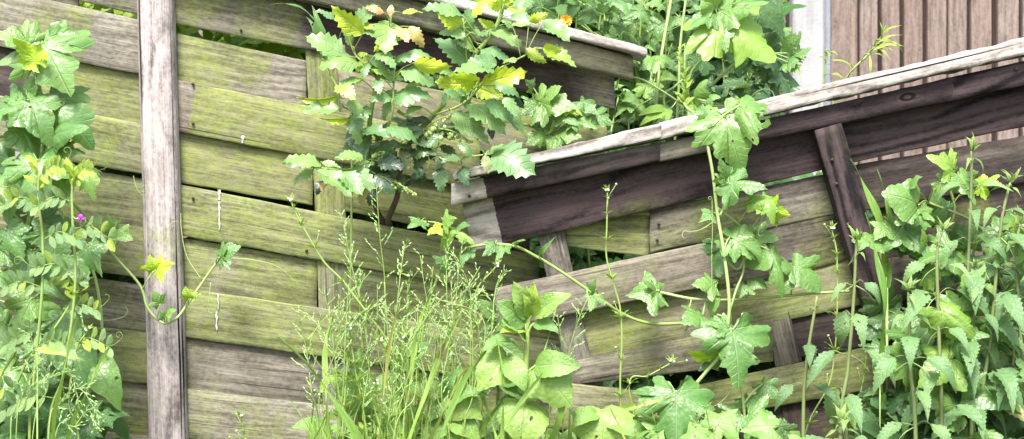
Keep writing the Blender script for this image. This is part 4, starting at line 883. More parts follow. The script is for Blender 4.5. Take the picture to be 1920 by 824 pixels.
# ---- nettles
def nettle(pts, label, y, seed, leafL=58, dark=0.0, gap=46, top=True, start=.86):
    pl = Plant('nettle', pts[0][0], y, label, 'nettle', 'stinging nettles at right', seed=seed, stem='dull_stem')
    c = pl.stem([(a + (pl.r.uniform(-9, 9) if 0 < k < len(pts) - 1 else 0), b, y) for k, (a, b) in enumerate(pts)], .0044, .0024, ground=True, sides=7, per=10)
    acc = 0; turn = pl.r.uniform(0, 3.1); tip = c[-1]; prev = c[0]
    total = sum((b - a).length for a, b in zip(c, c[1:])); run = 0; last = -1
    for i in range(1, len(c)):
        run += (c[i] - c[i - 1]).length
        if c[i].z < start: continue
        left = total - run
        g_ = max(.014, 1.12 * gap / 1000 * (1 if left > .15 else .45 + .55 * left / .15))
        if run - last < g_ or left < .006: continue
        last = run; turn += 1.571 + pl.r.uniform(-.25, .25)
        sz = 1.38 * leafL / 1000 * (min(1, .30 + left / .16)) * pl.r.uniform(.7, 1.2)
        for sgn in (1, -1):
            an = turn + (0 if sgn > 0 else math.pi) + pl.r.uniform(-.2, .2)
            h = Vector((math.cos(an), math.sin(an) * .75 - .2, 0))
            young = max(0, .75 - left / .10) if top else 0
            rise = .25 if left > .05 else .9
            pe = c[i] + (h + Vector((0, 0, rise))).normalized() * sz * .34
            droop = pl.r.uniform(.55, 1.3) if left > .07 else pl.r.uniform(.1, .8)
            t = pe + (h * pl.r.uniform(.7, 1) + Vector((0, -.15, -droop))).normalized() * sz
            kind = 'nettle' if left > .035 else 'tip'
            pl.leaf(kind, 'nettle', pe, t, up=tuple(h * .4 + Vector((0, -.7, .6))), jit=.25, wid=pl.r.uniform(.75, 1.0), young=young, old=dark * pl.r.uniform(.3, 1), red=.35 if (left > .3 and pl.r.random() < .07) else 0, pet=c[i], pr=.0009)
            if .06 < left < .25 and pl.r.random() < .5:
                q = c[i] + h * .02 + Vector((0, 0, -.012)); pl.b('straw').tube(spline([c[i], q, q + h * .014 + Vector((0, 0, -.018))], 3), [.0009, .0005], 4)
    if top:
        for k in range(7):
            an = pl.r.uniform(0, 6.28); d = Vector((math.cos(an) * .6, math.sin(an) * .4 - .15, pl.r.uniform(.25, 1.1)))
            pl.leaf('tip', 'nettle', tip, tip + d.normalized() * pl.r.uniform(.018, .036), young=pl.r.uniform(.4, .8), wid=1.1)
    pl.done()
nettle([(1506, 830), (1518, 690), (1532, 556)], 'thin dull nettle without a leafy top, farthest left of the nettles', -.26, 1, 52, .35, 80, top=False, start=.95)
nettle([(1576, 830), (1582, 690), (1592, 570), (1606, 452)], 'nettle with loose pale top standing over the foot of the leaning dark brace', -.30, 2, 62, .05, 60)
nettle([(1717, 830), (1712, 700), (1704, 600), (1703, 548)], 'short nettle with pale yellowish tip in front of the taller ones', -.36, 3, 62, 0, 44)
nettle([(1766, 830), (1765, 620), (1764, 480), (1766, 434)], 'straight nettle with reddish tip just right of the short pale one', -.33, 4, 60, 0, 50)
nettle([(1822, 830), (1818, 660), (1828, 540), (1828, 506)], 'nettle with small blunt top between two taller nettles', -.31, 5, 55, .1, 46)
nettle([(1806, 830), (1808, 560), (1814, 400), (1822, 284)], 'tallest nettle, its tip reaching the dark top board', -.28, 6, 58, 0, 52)
nettle([(1836, 830), (1862, 620), (1882, 430), (1894, 342)], 'tall nettle leaning right near the right edge of the photo', -.30, 7, 56, 0, 50)
nettle([(1588, 850), (1580, 815), (1577, 790)], 'low young nettle shoot with pale star-like top at the bottom', -.38, 8, 50, 0, 26)
nettle([(1925, 830), (1915, 640), (1908, 480), (1912, 420)], 'nettle half cut off by the right edge of the photo', -.30, 9, 56, .1, 48)
nettle([(1660, 850), (1655, 780), (1652, 700)], 'small nettle below the tip of the leaning brace', -.27, 10, 48, .15, 40, top=True)

# ---- leafy broad plant in the middle foreground
al = Plant('broadleaf_weed', 985, -.38, 'upright weed with broad pale leaves and yellow top bud at bottom centre', 'weed', seed=31, stem='stem')
a1 = al.stem([(982, 840, -.38), (985, 720, -.38), (989, 620, -.38), (995, 575, -.38)], .0062, .004, ground=True, sides=8)
for tok in '''990 598 962 528 .15 ovate .8|996 595 1000 530 .8 ovate .7|994 596 985 535 .5 ovate .6|1000 592 1072 552 .1 ovate .75|984 606 932 566 .05 ovate 1.1|986 622 935 625 .85 ovate .6|1002 606 1048 622 .0 ovate .9|985 640 940 600 .05 ovate 1|1005 685 1072 762 .2 rnd 1.15|1000 690 1090 690 .15 ovate .9|985 756 975 845 .2 rnd 1.1|952 664 895 730 .15 rnd .95|945 672 985 735 .05 ovate 1|960 640 905 660 .05 ovate .9'''.split('|'):
    a = tok.split(); bx, by, tx, ty, yo = map(float, a[:5]); Lf(al, a[5], 'soft', bx, by, tx, ty, -.38, .03, path=a1, wid=float(a[6]), young=yo * .8, pr=.002, jit=.35)
al.done()
ls = [(845, 'second broad-leaved weed low among the grasses left of the upright one', [(845, 850, -.36), (838, 800, -.36), (835, 740, -.36)], '835 742 905 786 .15 rnd .9|836 750 800 790 0 rnd 1|838 735 870 690 .05 ovate 1|840 780 900 830 .2 ovate 1|832 740 790 720 .1 ovate .9|840 790 790 840 .1 ovate 1|838 745 855 700 0 ovate .8|838 770 915 740 .0 ovate .9|838 800 870 850 .1 ovate .9'),
      (1130, 'low weed with one broad crinkled leaf at the bottom under the mossy slats', [(1130, 860, -.34), (1128, 800, -.34), (1128, 768, -.34)], '1128 768 1135 860 .1 rnd 1.3|1122 775 1075 800 .1 ovate 1|1135 790 1190 820 .1 ovate 1'),
      (930, 'dark leafy weed behind the upright weed, below the torn slat', [(930, 850, -.24), (935, 700, -.24), (925, 600, -.24)], '930 640 985 680 0 ovate 1|930 690 880 740 0 ovate 1|930 700 990 760 0 ovate 1|930 760 985 800 0 ovate 1|930 600 885 560 0 ovate .7|928 620 968 600 0 ovate .8|930 720 1010 720 0 ovate 1|930 780 890 830 0 ovate 1|930 760 1020 790 0 ovate 1|928 580 905 630 0 thistle 1'),
      (760, 'leafy weed deep in the grass tuft, left of centre', [(760, 850, -.2), (755, 760, -.2), (750, 690, -.2)], '750 700 700 740 .1 ovate 1|752 690 800 650 0 ovate 1|752 720 810 760 0 ovate 1|755 760 700 790 .2 ovate .8|750 690 720 640 .1 ovate .8|756 770 820 820 0 ovate 1|755 770 715 835 .1 ovate 1')]
for i, (px, lab, st, lv) in enumerate(ls):
    pl = Plant('broadleaf_weed', px, st[0][2], lab, 'weed', 'broad-leaved weeds at the bottom', seed=40 + i); c = pl.stem(st, .004, .0028, ground=True)
    for tok in lv.split('|'):
        a = tok.split(); bx, by, tx, ty, yo = map(float, a[:5]); Lf(pl, a[5], 'soft', bx, by, tx, ty, st[0][2] - .01, .02, path=c, wid=float(a[6]), young=yo, old=.12 if i == 2 else 0, pr=.0016)
    pl.done()
th = Plant('thistle', 655, -.28, 'grey-green thistle with jagged upright leaves at the left of the grass tuft', 'thistle', seed=51)
c = th.stem([(655, 850, -.28), (650, 760, -.28), (640, 700, -.28), (615, 705, -.29)], .004, .003, ground=True)
for tok in '667 815 674 655 0 1.3|650 760 630 700 .2 1.4|640 700 598 728 .5 1.5|640 702 612 690 .3 1.3|655 800 625 770 .1 1.3|660 790 690 740 .1 1.2|645 770 605 790 .2 1.3|770 800 768 735 0 1.3'.split('|')[:-1]:
    a = list(map(float, tok.split())); Lf(th, 'thistle', 'soft', *a[:4], -.29, .01, path=c, young=a[4], wid=a[5], name='leaf')
th.done()

# ---- cleavers: weak square stems with whorls of narrow leaves
def cleaver(pts, y, label, seed, gap=.055, L=.022, r=.0018, flow=True, start=.85):
    pl = Plant('cleavers', pts[0][0], y, label, 'cleavers', 'cleavers climbing through the grass', seed=seed)
    c = pl.stem([(a, b, y if len(q) < 1 else q[0]) for a, b, *q in pts], r * 1.2, r * .8, ground=True, sides=4, per=10)
    run = 0; last = 0; tot = sum((b - a).length for a, b in zip(c, c[1:]))
    for i in range(1, len(c)):
        run += (c[i] - c[i - 1]).length
        if c[i].z < start or run - last < gap * min(1, .25 + (tot - run) / .15) * pl.r.uniform(.8, 1.2): continue
        last = run; ax = (c[i] - c[i - 1]).normalized(); n = pl.r.randint(5, 7); o_ = pl.r.uniform(0, 6)
        u = ax.orthogonal().normalized(); v = ax.cross(u)
        sz = L * min(1, .45 + (tot - run) / .2)
        for k in range(n):
            an = o_ + k * 6.283 / n; d = (u * math.cos(an) + v * math.sin(an)) + ax * pl.r.uniform(.2, .7)
            pl.leaf('tiny', 'soft', c[i], c[i] + d.normalized() * sz * pl.r.uniform(.8, 1.2), up=tuple(ax), jit=.1, wid=1.3, young=pl.r.uniform(.0, .45))
        if flow and pl.r.random() < .6:
            d = (u * pl.r.uniform(-1, 1) + v * pl.r.uniform(-1, 1) + ax).normalized(); e = c[i] + d * .03
            pl.b().tube([c[i], e], .0006, 4); pl.b('straw').blob(e, .0022)
    tip = c[-1]
    for k in range(5): pl.leaf('tiny', 'soft', tip, tip + Vector((pl.r.uniform(-1, 1), pl.r.uniform(-1, 0), pl.r.uniform(.4, 1.2))).normalized() * .016, young=.5, wid=1.3)
    mb = MB()
    for k in range(3): mb.blob(tip + Vector((pl.r.uniform(-1, 1), -1, pl.r.uniform(0, 1.5))) * .004, .0022)
    link('flower', mb.mesh('flower'), M['white'], pl.root); pl.done()
cleaver([(770, 860), (735, 665), (690, 590), (640, 525), (605, 488), (560, 410), (546, 378)], -.28, 'cleavers stem leaning left across the mossy slats', 1, gap=.075, r=.0024, L=.028)
cleaver([(1165, 860), (1163, 720), (1166, 640), (1163, 580), (1150, 530), (1137, 480), (1138, 420), (1139, 360)], -.25, 'cleavers standing upright before the mossy triangle of the right panel', 2, gap=.075, r=.0020, L=.022)
cleaver([(1195, 860), (1180, 720), (1215, 705), (1260, 680)], -.24, 'short cleavers shoot leaning right under the long arching stem', 3, gap=.06)
cleaver([(700, 860), (690, 740), (680, 660), (672, 520)], -.27, 'thin cleavers in the left part of the grass tuft', 4)
cleaver([(770, 860), (765, 680), (764, 560), (768, 520)], -.33, 'pale cleavers with white buds in the middle of the grass tuft', 5, L=.026)
cleaver([(725, 860), (735, 760), (745, 690), (715, 640)], -.35, 'bushy cleavers at the front of the grass tuft', 6, gap=.035, L=.03)
cleaver([(860, 860), (850, 740), (845, 640), (840, 600)], -.32, 'cleavers at the right of the grass tuft', 7, gap=.04, L=.026)
cleaver([(620, 870), (612, 800), (600, 740)], -.33, 'small cleavers at the left foot of the grass tuft', 8, gap=.035)
cleaver([(800, 860), (810, 700), (835, 600), (900, 550)], -.30, 'cleavers bending right towards the torn slat', 9, gap=.05)
cleaver([(900, 860), (905, 700), (890, 560), (930, 500)], -.27, 'cleavers reaching the end of the pale fallen rail', 10, gap=.05)
cleaver([(700, 870), (710, 790), (705, 720)], -.38, 'lowest cleavers at the very front of the tuft', 11, gap=.03, L=.028)
for k, (cx, cy, tx, lab) in enumerate(((640, -.35, 660, 'cleavers just right of the jagged thistle'), (680, -.37, 655, 'cleavers leaning left at the front of the tuft'), (745, -.40, 760, 'cleavers in front of the tall straight seed head'), (790, -.37, 778, 'cleavers thick with whorls in the middle of the tuft'), (825, -.35, 850, 'cleavers leaning to the upright broad-leaved weed'), (660, -.27, 700, 'cleavers half hidden behind the thistle'))):
    cleaver([(cx, 870), (cx + 4, 790), ((cx + tx) / 2, 700), (tx, 600 + 17 * k)], cy, lab, 40 + k, gap=.042, L=.03)
cleaver([(465, 880), (458, 820), (452, 782)], -.1, 'tiny seedling before the lowest slat right of the batten', 12, gap=.02, L=.016)
cleaver([(150, 860), (130, 760), (142, 660), (165, 620)], -.3, 'cleavers tangled in the vetch at left', 13, gap=.045)
cleaver([(1600, 870), (1590, 800), (1615, 730), (1625, 660)], -.24, 'cleavers hidden low between the nettles', 14, gap=.045)
cleaver([(1500, 870), (1560, 700), (1570, 500), (1560, 430)], -.24, 'thin cleavers rising beside the leaning brace', 15, gap=.06)

# ---- grasses: blades and seed heads
def grass(px, y, label, seed, culms, blades=6, spread=60, group='flowering grasses'):
    pl = Plant('grass_plant', px, y, label, 'grass', group, seed=seed)
    for pts, dens, size in culms:
        c = pl.stem([(a, b, y - pl.r.uniform(0, .03)) for a, b in pts], .0014, .0006, ground=True, sides=5, per=12)
        tot = sum((b - a).length for a, b in zip(c, c[1:])); run = 0; last = -1
        for i in range(1, len(c)):
            run += (c[i] - c[i - 1]).length; left = tot - run
            if left > size or run - last < .0125: continue
            last = run; ax = (c[i] - c[i - 1]).normalized()
            for k in range(dens):
                an = pl.r.uniform(0, 6.28); d = (Vector((math.cos(an), math.sin(an) * .7, 0)) + ax * pl.r.uniform(.7, 1.6)).normalized()
                l = (.012 + .30 * left * pl.r.random()) if left < size * .8 else .02
                e = c[i] + d * l; pl.b('straw').tube([c[i], (c[i] + e) / 2 + Vector((0, 0, .001)), e + Vector((0, 0, -.002))], .0004, 3)
                for q in range(max(2, int(l / .006))):
                    p = c[i].lerp(e, .35 + .65 * q / max(1, int(l / .006) - 1 or 1)) + Vector((pl.r.uniform(-1, 1), pl.r.uniform(-1, 1), pl.r.uniform(-1, 1))) * .0016
                    pl.b('straw').tube([p - d * .0028, p, p + d * .0034], [.0003, .0012, .0002], 4, cap=False)
    for i in range(blades):
        bx = px + pl.r.uniform(-1, 1) * spread * .5; h = pl.r.uniform(120, 420)
        b = Vector((P(bx, 0, y).x, y + pl.r.uniform(-.03, .03), pl.r.uniform(.45, .85))); t = b + Vector((pl.r.uniform(-.5, .5), pl.r.uniform(-.3, .1), 1)).normalized() * h / 1000
        o_ = pl.root.location; pl.b().tube([Vector((o_.x, o_.y, -.02)), Vector(((b.x + o_.x) / 2, y, b.z * .45)), b], .0012, 4)
        pl.leaf('blade', 'grass', b, t, up=(pl.r.uniform(-1, 1), -.8, .3), wid=pl.r.uniform(.45, 1.0), young=pl.r.uniform(0, .45), name='blade', red=.35 if pl.r.random() < .1 else 0)
    pl.done()
grass(738, -.36, 'grass with one tall straight seed head, right of the tuft centre', 1, [([(735, 840), (737, 700), (742, 600), (756, 478), (768, 450)], 2, .19)], 10)
grass(640, -.30, 'slender grass with two airy seed heads at the left of the tuft', 2, [([(640, 840), (632, 720), (622, 620), (608, 545)], 2, .2), ([(600, 840), (585, 740), (575, 660), (560, 590)], 2, .18)], 8)
grass(690, -.25, 'fine grass rising high before the mossy slats', 3, [([(715, 840), (720, 660), (722, 540), (712, 440), (706, 352)], 1, .16), ([(700, 840), (685, 620), (660, 500), (640, 405)], 2, .18)], 8)
grass(830, -.31, 'dense feathery grass in front of the left end of the fallen rail', 4, [([(840, 840), (828, 680), (800, 560), (788, 480)], 1, .2), ([(850, 840), (842, 700), (838, 560), (836, 465)], 2, .16), ([(826, 840), (815, 700), (806, 600), (812, 500)], 1, .18), ([(860, 840), (862, 660), (870, 560), (900, 500)], 1, .16)], 16)
grass(880, -.34, 'arching grass hanging over the torn slat end', 5, [([(846, 840), (850, 640), (859, 520), (868, 450)], 2, .16), ([(900, 840), (920, 640), (930, 540), (950, 505)], 2, .16), ([(880, 840), (882, 640), (880, 540), (845, 470)], 2, .18)], 10)
grass(1065, -.33, 'grass with two golden green heads beside the upright broad-leaved weed', 6, [([(1055, 840), (1062, 700), (1072, 640), (1100, 565), (1125, 552)], 2, .16), ([(1048, 840), (1050, 720), (1052, 640), (1045, 590)], 2, .14)], 6)
grass(60, -.33, 'grass with pale hanging heads at the lower left corner', 7, [([(30, 840), (45, 760), (75, 720), (130, 700), (150, 770)], 3, .14), ([(20, 840), (30, 780), (60, 700), (90, 660)], 2, .1), ([(90, 840), (110, 760), (150, 730), (190, 790)], 3, .13), ([(60, 840), (90, 720), (60, 640), (55, 600)], 2, .12), ([(100, 850), (140, 800), (165, 770), (180, 800)], 3, .1)], 12, 140)
grass(780, -.38, 'leafy grass clump in the middle of the bottom edge', 8, [([(790, 860), (795, 740), (792, 660), (800, 560)], 1, .16), ([(770, 860), (760, 760), (745, 680), (730, 610)], 2, .12), ([(805, 860), (812, 760), (820, 690), (835, 630)], 1, .14)], 22, 130)
grass(690, -.40, 'bright low grass at the front left of the tuft', 9, [([(690, 860), (680, 780), (690, 700), (700, 640)], 2, .12), ([(720, 870), (728, 790), (735, 720), (728, 650)], 2, .14)], 18, 110)
grass(1275, -.36, 'sparse grass with small heads beneath the hanging climber', 10, [([(1300, 860), (1305, 800), (1310, 770)], 2, .08), ([(1340, 870), (1330, 800), (1322, 760)], 2, .09)], 5, 60)
grass(880, -.29, 'tall thin-bladed grass behind the broad weed', 11, [([(910, 860), (905, 700), (898, 620), (886, 560)], 2, .18)], 12, 100)
for k, (gx, gy, gl) in enumerate(((620, -.36, 'short bright grass at the left foot of the tuft'), (660, -.33, 'grass with fine heads beside the jagged thistle'), (760, -.42, 'foremost grass stalks in the middle of the tuft'), (820, -.40, 'grass stalks in front of the second broad-leaved weed'), (870, -.37, 'grass stalks just left of the upright broad-leaved weed'), (720, -.30, 'fine grass in the depth of the tuft, below the leaning cleavers stem'))):
    q = random.Random(90 + k)
    grass(gx, gy, gl, 60 + k, [([(gx + q.uniform(-30, 30), 860), (gx + q.uniform(-25, 25), 740), (gx + q.uniform(-40, 40), q.uniform(600, 680)), (gx + q.uniform(-55, 55), q.uniform(520, 610))], 1, q.uniform(.08, .14)) for _ in range(4)], 10, 120)
def blade(px, y, label, seed, b, t, wid, young=0):
    pl = Plant('grass_plant', px, y, label, 'grass', 'single grass blades', seed=seed)
    B, T = P(*b, y), P(*t, y - .02); pl.b().tube([Vector((B.x, y, -.02)), B], .0014, 5)
    pl.leaf('blade', 'grass', B, T, up=(.5, -.8, .2), jit=.1, wid=wid, young=young, name='blade', var=0); pl.done()
blade(1645, -.24, 'single bluish grass blade leaning beside the dark brace', 1, (1662, 520), (1610, 296), 2.2)
blade(1662, -.24, 'thin upright grass blade right of the bluish one', 2, (1664, 540), (1661, 318), 1.4)
blade(1145, -.33, 'pale grass blade lying almost level over the low mossy slat', 3, (1130, 775), (1270, 744), 2.4, .5)
blade(1660, -.3, 'long broad grass blade bent behind the nettles', 4, (1650, 690), (1640, 400), 1.2)
blade(1015, -.38, 'grey-green grass blade at the right of the upright weed', 5, (1020, 860), (1070, 680), 2.6)
blade(130, -.35, 'pale grass blade pointing right across the vetches', 6, (70, 655), (165, 676), 3, .5)

# ---- shoots behind the caps
def shoot(px, y, label, seed, pts, n, L, kind='lance', mat='soft', young=.3, cat='shoot', name='leafy_shoot', r=.0026, old=0, top=.85, group=None, spread=1.0):
    pl = Plant(name, px, y, label, cat, group, seed=seed); c = pl.stem([(a, b, y) for a, b in pts], r, r * .6, ground=True, per=8)
    vis = [p for p in c if p.z > top]
    for k in range(n):
        t = (k + .5) / n; b = vis[min(len(vis) - 1, int(t * len(vis)))]; an = pl.r.uniform(0, 6.28)
        d = Vector((math.cos(an) * spread, math.sin(an) * .7 - .15, pl.r.uniform(-.4, .8))).normalized(); l = L / 1000 * pl.r.uniform(.7, 1.2) * (1.1 - .5 * t)
        pe = b + d * l * .35
        pl.leaf(kind if not isinstance(kind, (list, tuple)) else pl.r.choice(kind), mat, pe, pe + (d + Vector((0, -.1, -.5))).normalized() * l, jit=.4, young=young * pl.r.uniform(.4, 1.3), old=old * pl.r.random(), pet=b, pr=.0009)
    return pl, c
pl, c = shoot(1600, .02, 'pale yellow-green drooping shoot above the broken grey cap', 1, [(1560, 240), (1586, 150), (1630, 100), (1652, 70)], 5, 40, young=.7)
for tok in '1630 100 1694 82|1640 88 1690 62|1645 82 1676 95|1650 72 1688 45|1652 70 1650 38|1640 90 1670 110|1630 104 1632 145|1648 75 1694 92|1652 72 1660 48|1600 130 1560 110'.split('|'):
    a = list(map(float, tok.split())); Lf(pl, 'lance', 'soft', *a, .0, .02, path=c, young=.7, wid=.55)
pl.done()
pl, c = shoot(1545, .03, 'little leafy sprig behind the cap in front of the concrete post', 2, [(1535, 260), (1543, 160), (1550, 105), (1545, 98)], 10, 34, young=.5); pl.done()
pl, c = shoot(590, -.06, 'curled grey-green shoot in front of the top dark board', 3, [(660, 260), (640, 180), (610, 125), (598, 80), (588, 20)], 3, 20, young=.1)
for tok in '598 90 588 10|600 85 576 30|605 110 625 75|592 40 505 4|600 100 585 60|612 128 640 60'.split('|'):
    a = list(map(float, tok.split())); Lf(pl, 'tip' if tok[0:3] in ('598', '600', '605') else 'blade', 'bryony', *a, -.07, .01, path=c, wid=1.4)
pl.done()
# ---- foliage in the garden behind
GR = 'tangled plants behind the panels'
def backplant(px, y, label, seed, stems, n, L, kinds, mat, xr, yr, young=.05, old=0.15, name='garden_plant', cat='plant', stem='stem'):
    pl = Plant(name, px, y, label, cat, GR, seed=seed, stem=stem); pth = []
    for pts in stems: pth += pl.stem([(a, b, y + pl.r.uniform(-.05, .05)) for a, b in pts], .0032, .002, ground=True)
    for k in range(n):
        bx, by = pl.r.uniform(*xr), pl.r.uniform(*yr); an = pl.r.uniform(0, 6.28); l = L * pl.r.uniform(.65, 1.2); yy = y + pl.r.uniform(-.14, .14)
        Lf(pl, pl.r.choice(kinds), mat, bx, by, bx + math.cos(an) * l, by + math.sin(an) * l * .6 + l * .45, yy, pl.r.uniform(-.01, .04), path=pth, jit=.5, young=young * pl.r.random() * 2, old=old * pl.r.random(), pr=.0012)
    return pl
S = lambda x, lean=0, top=-60: [(x + lean * -.3, 420), (x, 200), (x + lean, top)]
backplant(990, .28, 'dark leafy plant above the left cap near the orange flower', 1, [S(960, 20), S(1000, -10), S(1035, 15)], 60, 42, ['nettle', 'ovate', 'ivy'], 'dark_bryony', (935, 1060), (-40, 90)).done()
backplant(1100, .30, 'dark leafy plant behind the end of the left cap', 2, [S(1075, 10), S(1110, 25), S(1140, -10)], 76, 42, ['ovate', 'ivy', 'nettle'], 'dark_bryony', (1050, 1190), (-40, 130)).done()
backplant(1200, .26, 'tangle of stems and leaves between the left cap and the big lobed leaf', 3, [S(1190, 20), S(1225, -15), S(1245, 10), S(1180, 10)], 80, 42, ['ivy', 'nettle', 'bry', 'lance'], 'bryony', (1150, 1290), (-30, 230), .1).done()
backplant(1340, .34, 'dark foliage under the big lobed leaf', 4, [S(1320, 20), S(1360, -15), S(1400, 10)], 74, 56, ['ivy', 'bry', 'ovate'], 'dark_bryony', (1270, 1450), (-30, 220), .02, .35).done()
backplant(1450, .40, 'dark leaves hanging in front of the concrete post', 5, [S(1440, 15), S(1462, -10)], 16, 46, ['ivy', 'bry'], 'bryony', (1415, 1462), (20, 180), .02, .25).done()
backplant(1110, .2, 'low dark leaves in the gap between the two panels', 6, [[(1100, 500), (1110, 300), (1100, 200)], [(1150, 500), (1140, 300), (1160, 180)]], 46, 54, ['ovate', 'ivy', 'bry'], 'dark_bryony', (1010, 1230), (175, 280), .05, .3).done()
bl = Plant('climbing_vine', 1300, .10, 'climber with a very large bright lobed leaf above the fallen cap', 'climber', 'green climbers on the fence', seed=61, stem='pale_stem')
b1 = bl.stem([(1240, 500, .1), (1262, 300, .1), (1272, 180, .08), (1276, 80, .08), (1290, -30, .08)], .0036, .0026, ground=True)
b2 = bl.stem([(1276, 190, .09), (1300, 130, .06), (1340, 103, .05), (1425, 101, .05)], .0026, .0022)
b3 = bl.stem([(1330, 165, .08), (1360, 135, .06), (1392, 108, .05)], .003, .003)
b4 = bl.stem([(1300, 210, .05), (1240, 170, .0), (1200, 148, -.01), (1165, 145, -.01), (1155, 165, .0)], .002, .0014)
b5 = bl.stem([(1250, 230, .06), (1245, 180, .05), (1262, 165, .05), (1280, 150, .06)], .003, .002)
b6 = bl.stem([(1226, 240, .08), (1238, 120, .08), (1258, 0, .1), (1262, -40, .1)], .0034, .003)
b7 = bl.stem([(1400, 195, .06), (1420, 172, .04), (1445, 170, .04), (1455, 190, .04)], .0016, .0012)
bp = b1 + b2 + b3 + b4 + b5 + b6
for tok in '1345 30 1455 114 .35 bry 1.15|1342 28 1362 98 .05 bry 1.0|1340 26 1296 52 .0 bry 1.1|1350 22 1442 4 .05 bry 1.0|1342 15 1330 -40 .1 bry 1.1|1480 110 1520 90 0 bry 1.2|1478 100 1500 60 0 ivy 1.1|1480 118 1500 140 0 bry 1|1250 205 1198 214 .3 lance 1.6|1255 208 1200 232 .4 lance 1.8|1256 205 1250 232 .2 lance 2|1300 190 1330 150 .1 roll 1|1310 190 1352 185 .1 roll 1.1|1320 200 1345 220 .1 ivy 1.2|1240 105 1226 140 .1 roll 1|1225 110 1200 130 .05 ivy 1.2|1300 195 1290 222 .2 roll .9'.split('|'):
    a = tok.split(); bx, by, tx, ty, yo = map(float, a[:5]); Lf(bl, a[5], 'bryony', bx, by, tx, ty, .03 if bx > 1460 else .02, .03, path=bp, wid=float(a[6]), young=yo, jit=.2)
for k in range(26):
    t = k / 26; b = P(1282 + 4 * math.sin(t * 5), 205 - 120 * t, .02); an = bl.r.uniform(0, 6.28); d = Vector((math.cos(an), math.sin(an) * .7 - .3, .9)).normalized()
    bl.leaf('tip', 'soft', b, b + d * .028 * (1.15 - .7 * t), young=.55, wid=1.6)
bl.b('stem').tube([P(1284, 215, .02), P(1284, 150, .02), P(1284, 84, .02)], [.0022, .0012], 5)
bl.done()
# orange flower
of = Plant('marigold', 1061, .12, 'orange daisy-like flower above the left cap', 'flower', seed=71)
of.stem([(1060, 300, .14), (1058, 120, .12), (1061, 44, .10)], .0022, .0016, ground=True)
for tok in '1059 100 1030 80|1059 130 1090 110|1059 160 1030 150'.split('|'): Lf(of, 'ovate', 'soft', *map(float, tok.split()), .11, .01)
of.done(); fc = P(1061, 39, .10)
mb = MB(); rr = random.Random(2)
for k in range(26):
    an = k * 6.283 / 13 + (.2 if k > 12 else 0); l = .013 if k < 13 else .009; d = Vector((math.cos(an), -.35 if k < 13 else -.7, math.sin(an) * .75 + .3 * (k > 12))).normalized(); s_ = Vector((-math.sin(an), 0, math.cos(an))) * .0028
    a = fc + d * .003; m_ = fc + d * l * .6; e = fc + d * l
    i0 = len(mb.v); [mb.vert(q) for q in (a - s_ * .5, a + s_ * .5, m_ + s_, m_ - s_, e + s_ * .5 + Vector((0, 0, -.001)), e - s_ * .5)]
    mb.f += [(i0, i0 + 1, i0 + 2, i0 + 3), (i0 + 3, i0 + 2, i0 + 4, i0 + 5)]
link('flower_head', mb.mesh('flower_head'), M['orange'], of.root)
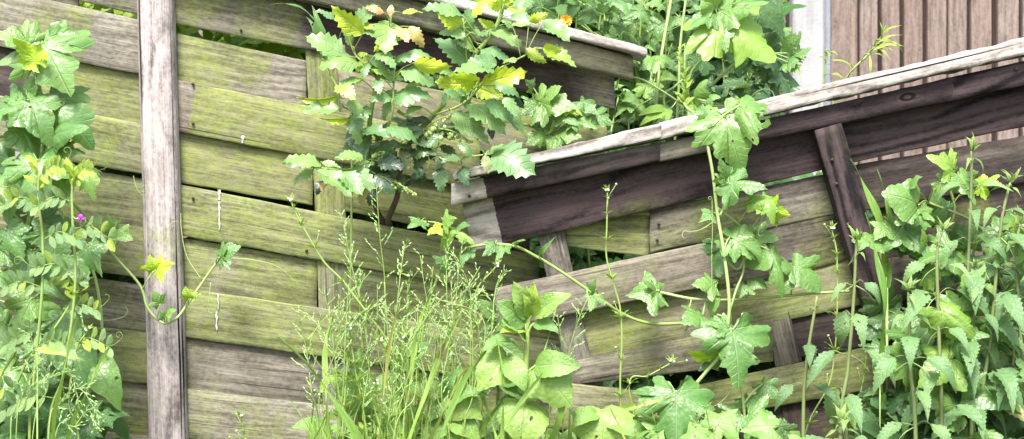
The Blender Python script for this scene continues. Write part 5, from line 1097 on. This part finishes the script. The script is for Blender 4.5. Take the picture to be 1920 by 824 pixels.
# countless leaves deeper in: one mass of foliage behind the panels and one thicket low down in front
def mass(name, label, n, xr, yr, dr, L, mat, seed, kinds, dens=None, old=0.0, young=0.0):
    rr = random.Random(seed); mb = MB()
    for i in range(n):
        px, py, y = rr.uniform(*xr), rr.uniform(*yr), rr.uniform(*dr)
        if dens and not dens(px, py, y, rr): continue
        m = LM[rr.choice(kinds)][0]; b = P(px, py, y); an = rr.uniform(0, 6.28); l = L * rr.uniform(.6, 1.3)
        x = Vector((math.cos(an), rr.uniform(-.6, .6), math.sin(an) * .6 - .35)).normalized(); nn = Vector((rr.uniform(-.5, .5), -.7 + rr.uniform(-.5, .5), .7)); z = (nn - x * nn.dot(x)).normalized(); yv = z.cross(x)
        o0 = len(mb.v)
        for v, uv in zip(m.vertices, SIMPLE[m.name][0]): mb.vert(b + (x * v.co.x + yv * v.co.y + z * v.co.z) * l, uv)
        mb.f += [tuple(o0 + k for k in f) for f in SIMPLE[m.name][1]]
    o = link(name, mb.mesh(name), M[mat]); tag(o, label, 'foliage', kind='stuff'); o['young'] = young; o['old'] = old; o['red'] = 0.0
    return o
SIMPLE = {}
LM['s1'] = [leaf_palm('mass_leaf_a', IVY, 201, rings=2, teeth=0, seg=.3)]; LM['s2'] = [leaf_strip('mass_leaf_b', .26, 202, n=6, bow=.1)]; LM['s3'] = [leaf_palm('mass_leaf_c', BRY, 203, rings=2, teeth=0, seg=.25)]
for k in ('s1', 's2', 's3'):
    m = LM[k][0]; uvs = [(0, 0)] * len(m.vertices)
    for lp_ in m.loops: uvs[lp_.vertex_index] = tuple(m.uv_layers[0].data[lp_.index].uv)
    SIMPLE[m.name] = (uvs, [tuple(p.vertices) for p in m.polygons])
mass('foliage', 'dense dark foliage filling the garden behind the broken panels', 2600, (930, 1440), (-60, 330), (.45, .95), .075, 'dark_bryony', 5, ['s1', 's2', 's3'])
mass('foliage', 'bright yellow-green foliage glimpsed through gaps of the left panel', 1100, (60, 960), (-40, 130), (.10, .5), .06, 'bryony', 6, ['s1', 's2'], young=.75)  # yellow-green leaves, tint raised to paint in the light from behind
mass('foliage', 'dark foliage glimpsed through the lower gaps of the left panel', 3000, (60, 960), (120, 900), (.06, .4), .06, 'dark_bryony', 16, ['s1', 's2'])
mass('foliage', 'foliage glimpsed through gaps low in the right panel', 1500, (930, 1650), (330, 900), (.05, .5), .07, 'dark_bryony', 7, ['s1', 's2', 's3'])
mass('undergrowth', 'shaded undergrowth at the foot of the nettles and climbers at right', 1100, (1640, 1960), (740, 1250), (-.3, -.14), .055, 'dark_bryony', 8, ['s1', 's2', 's3'], old=.3)  # extra dark tint stands in for shadow among the leaves
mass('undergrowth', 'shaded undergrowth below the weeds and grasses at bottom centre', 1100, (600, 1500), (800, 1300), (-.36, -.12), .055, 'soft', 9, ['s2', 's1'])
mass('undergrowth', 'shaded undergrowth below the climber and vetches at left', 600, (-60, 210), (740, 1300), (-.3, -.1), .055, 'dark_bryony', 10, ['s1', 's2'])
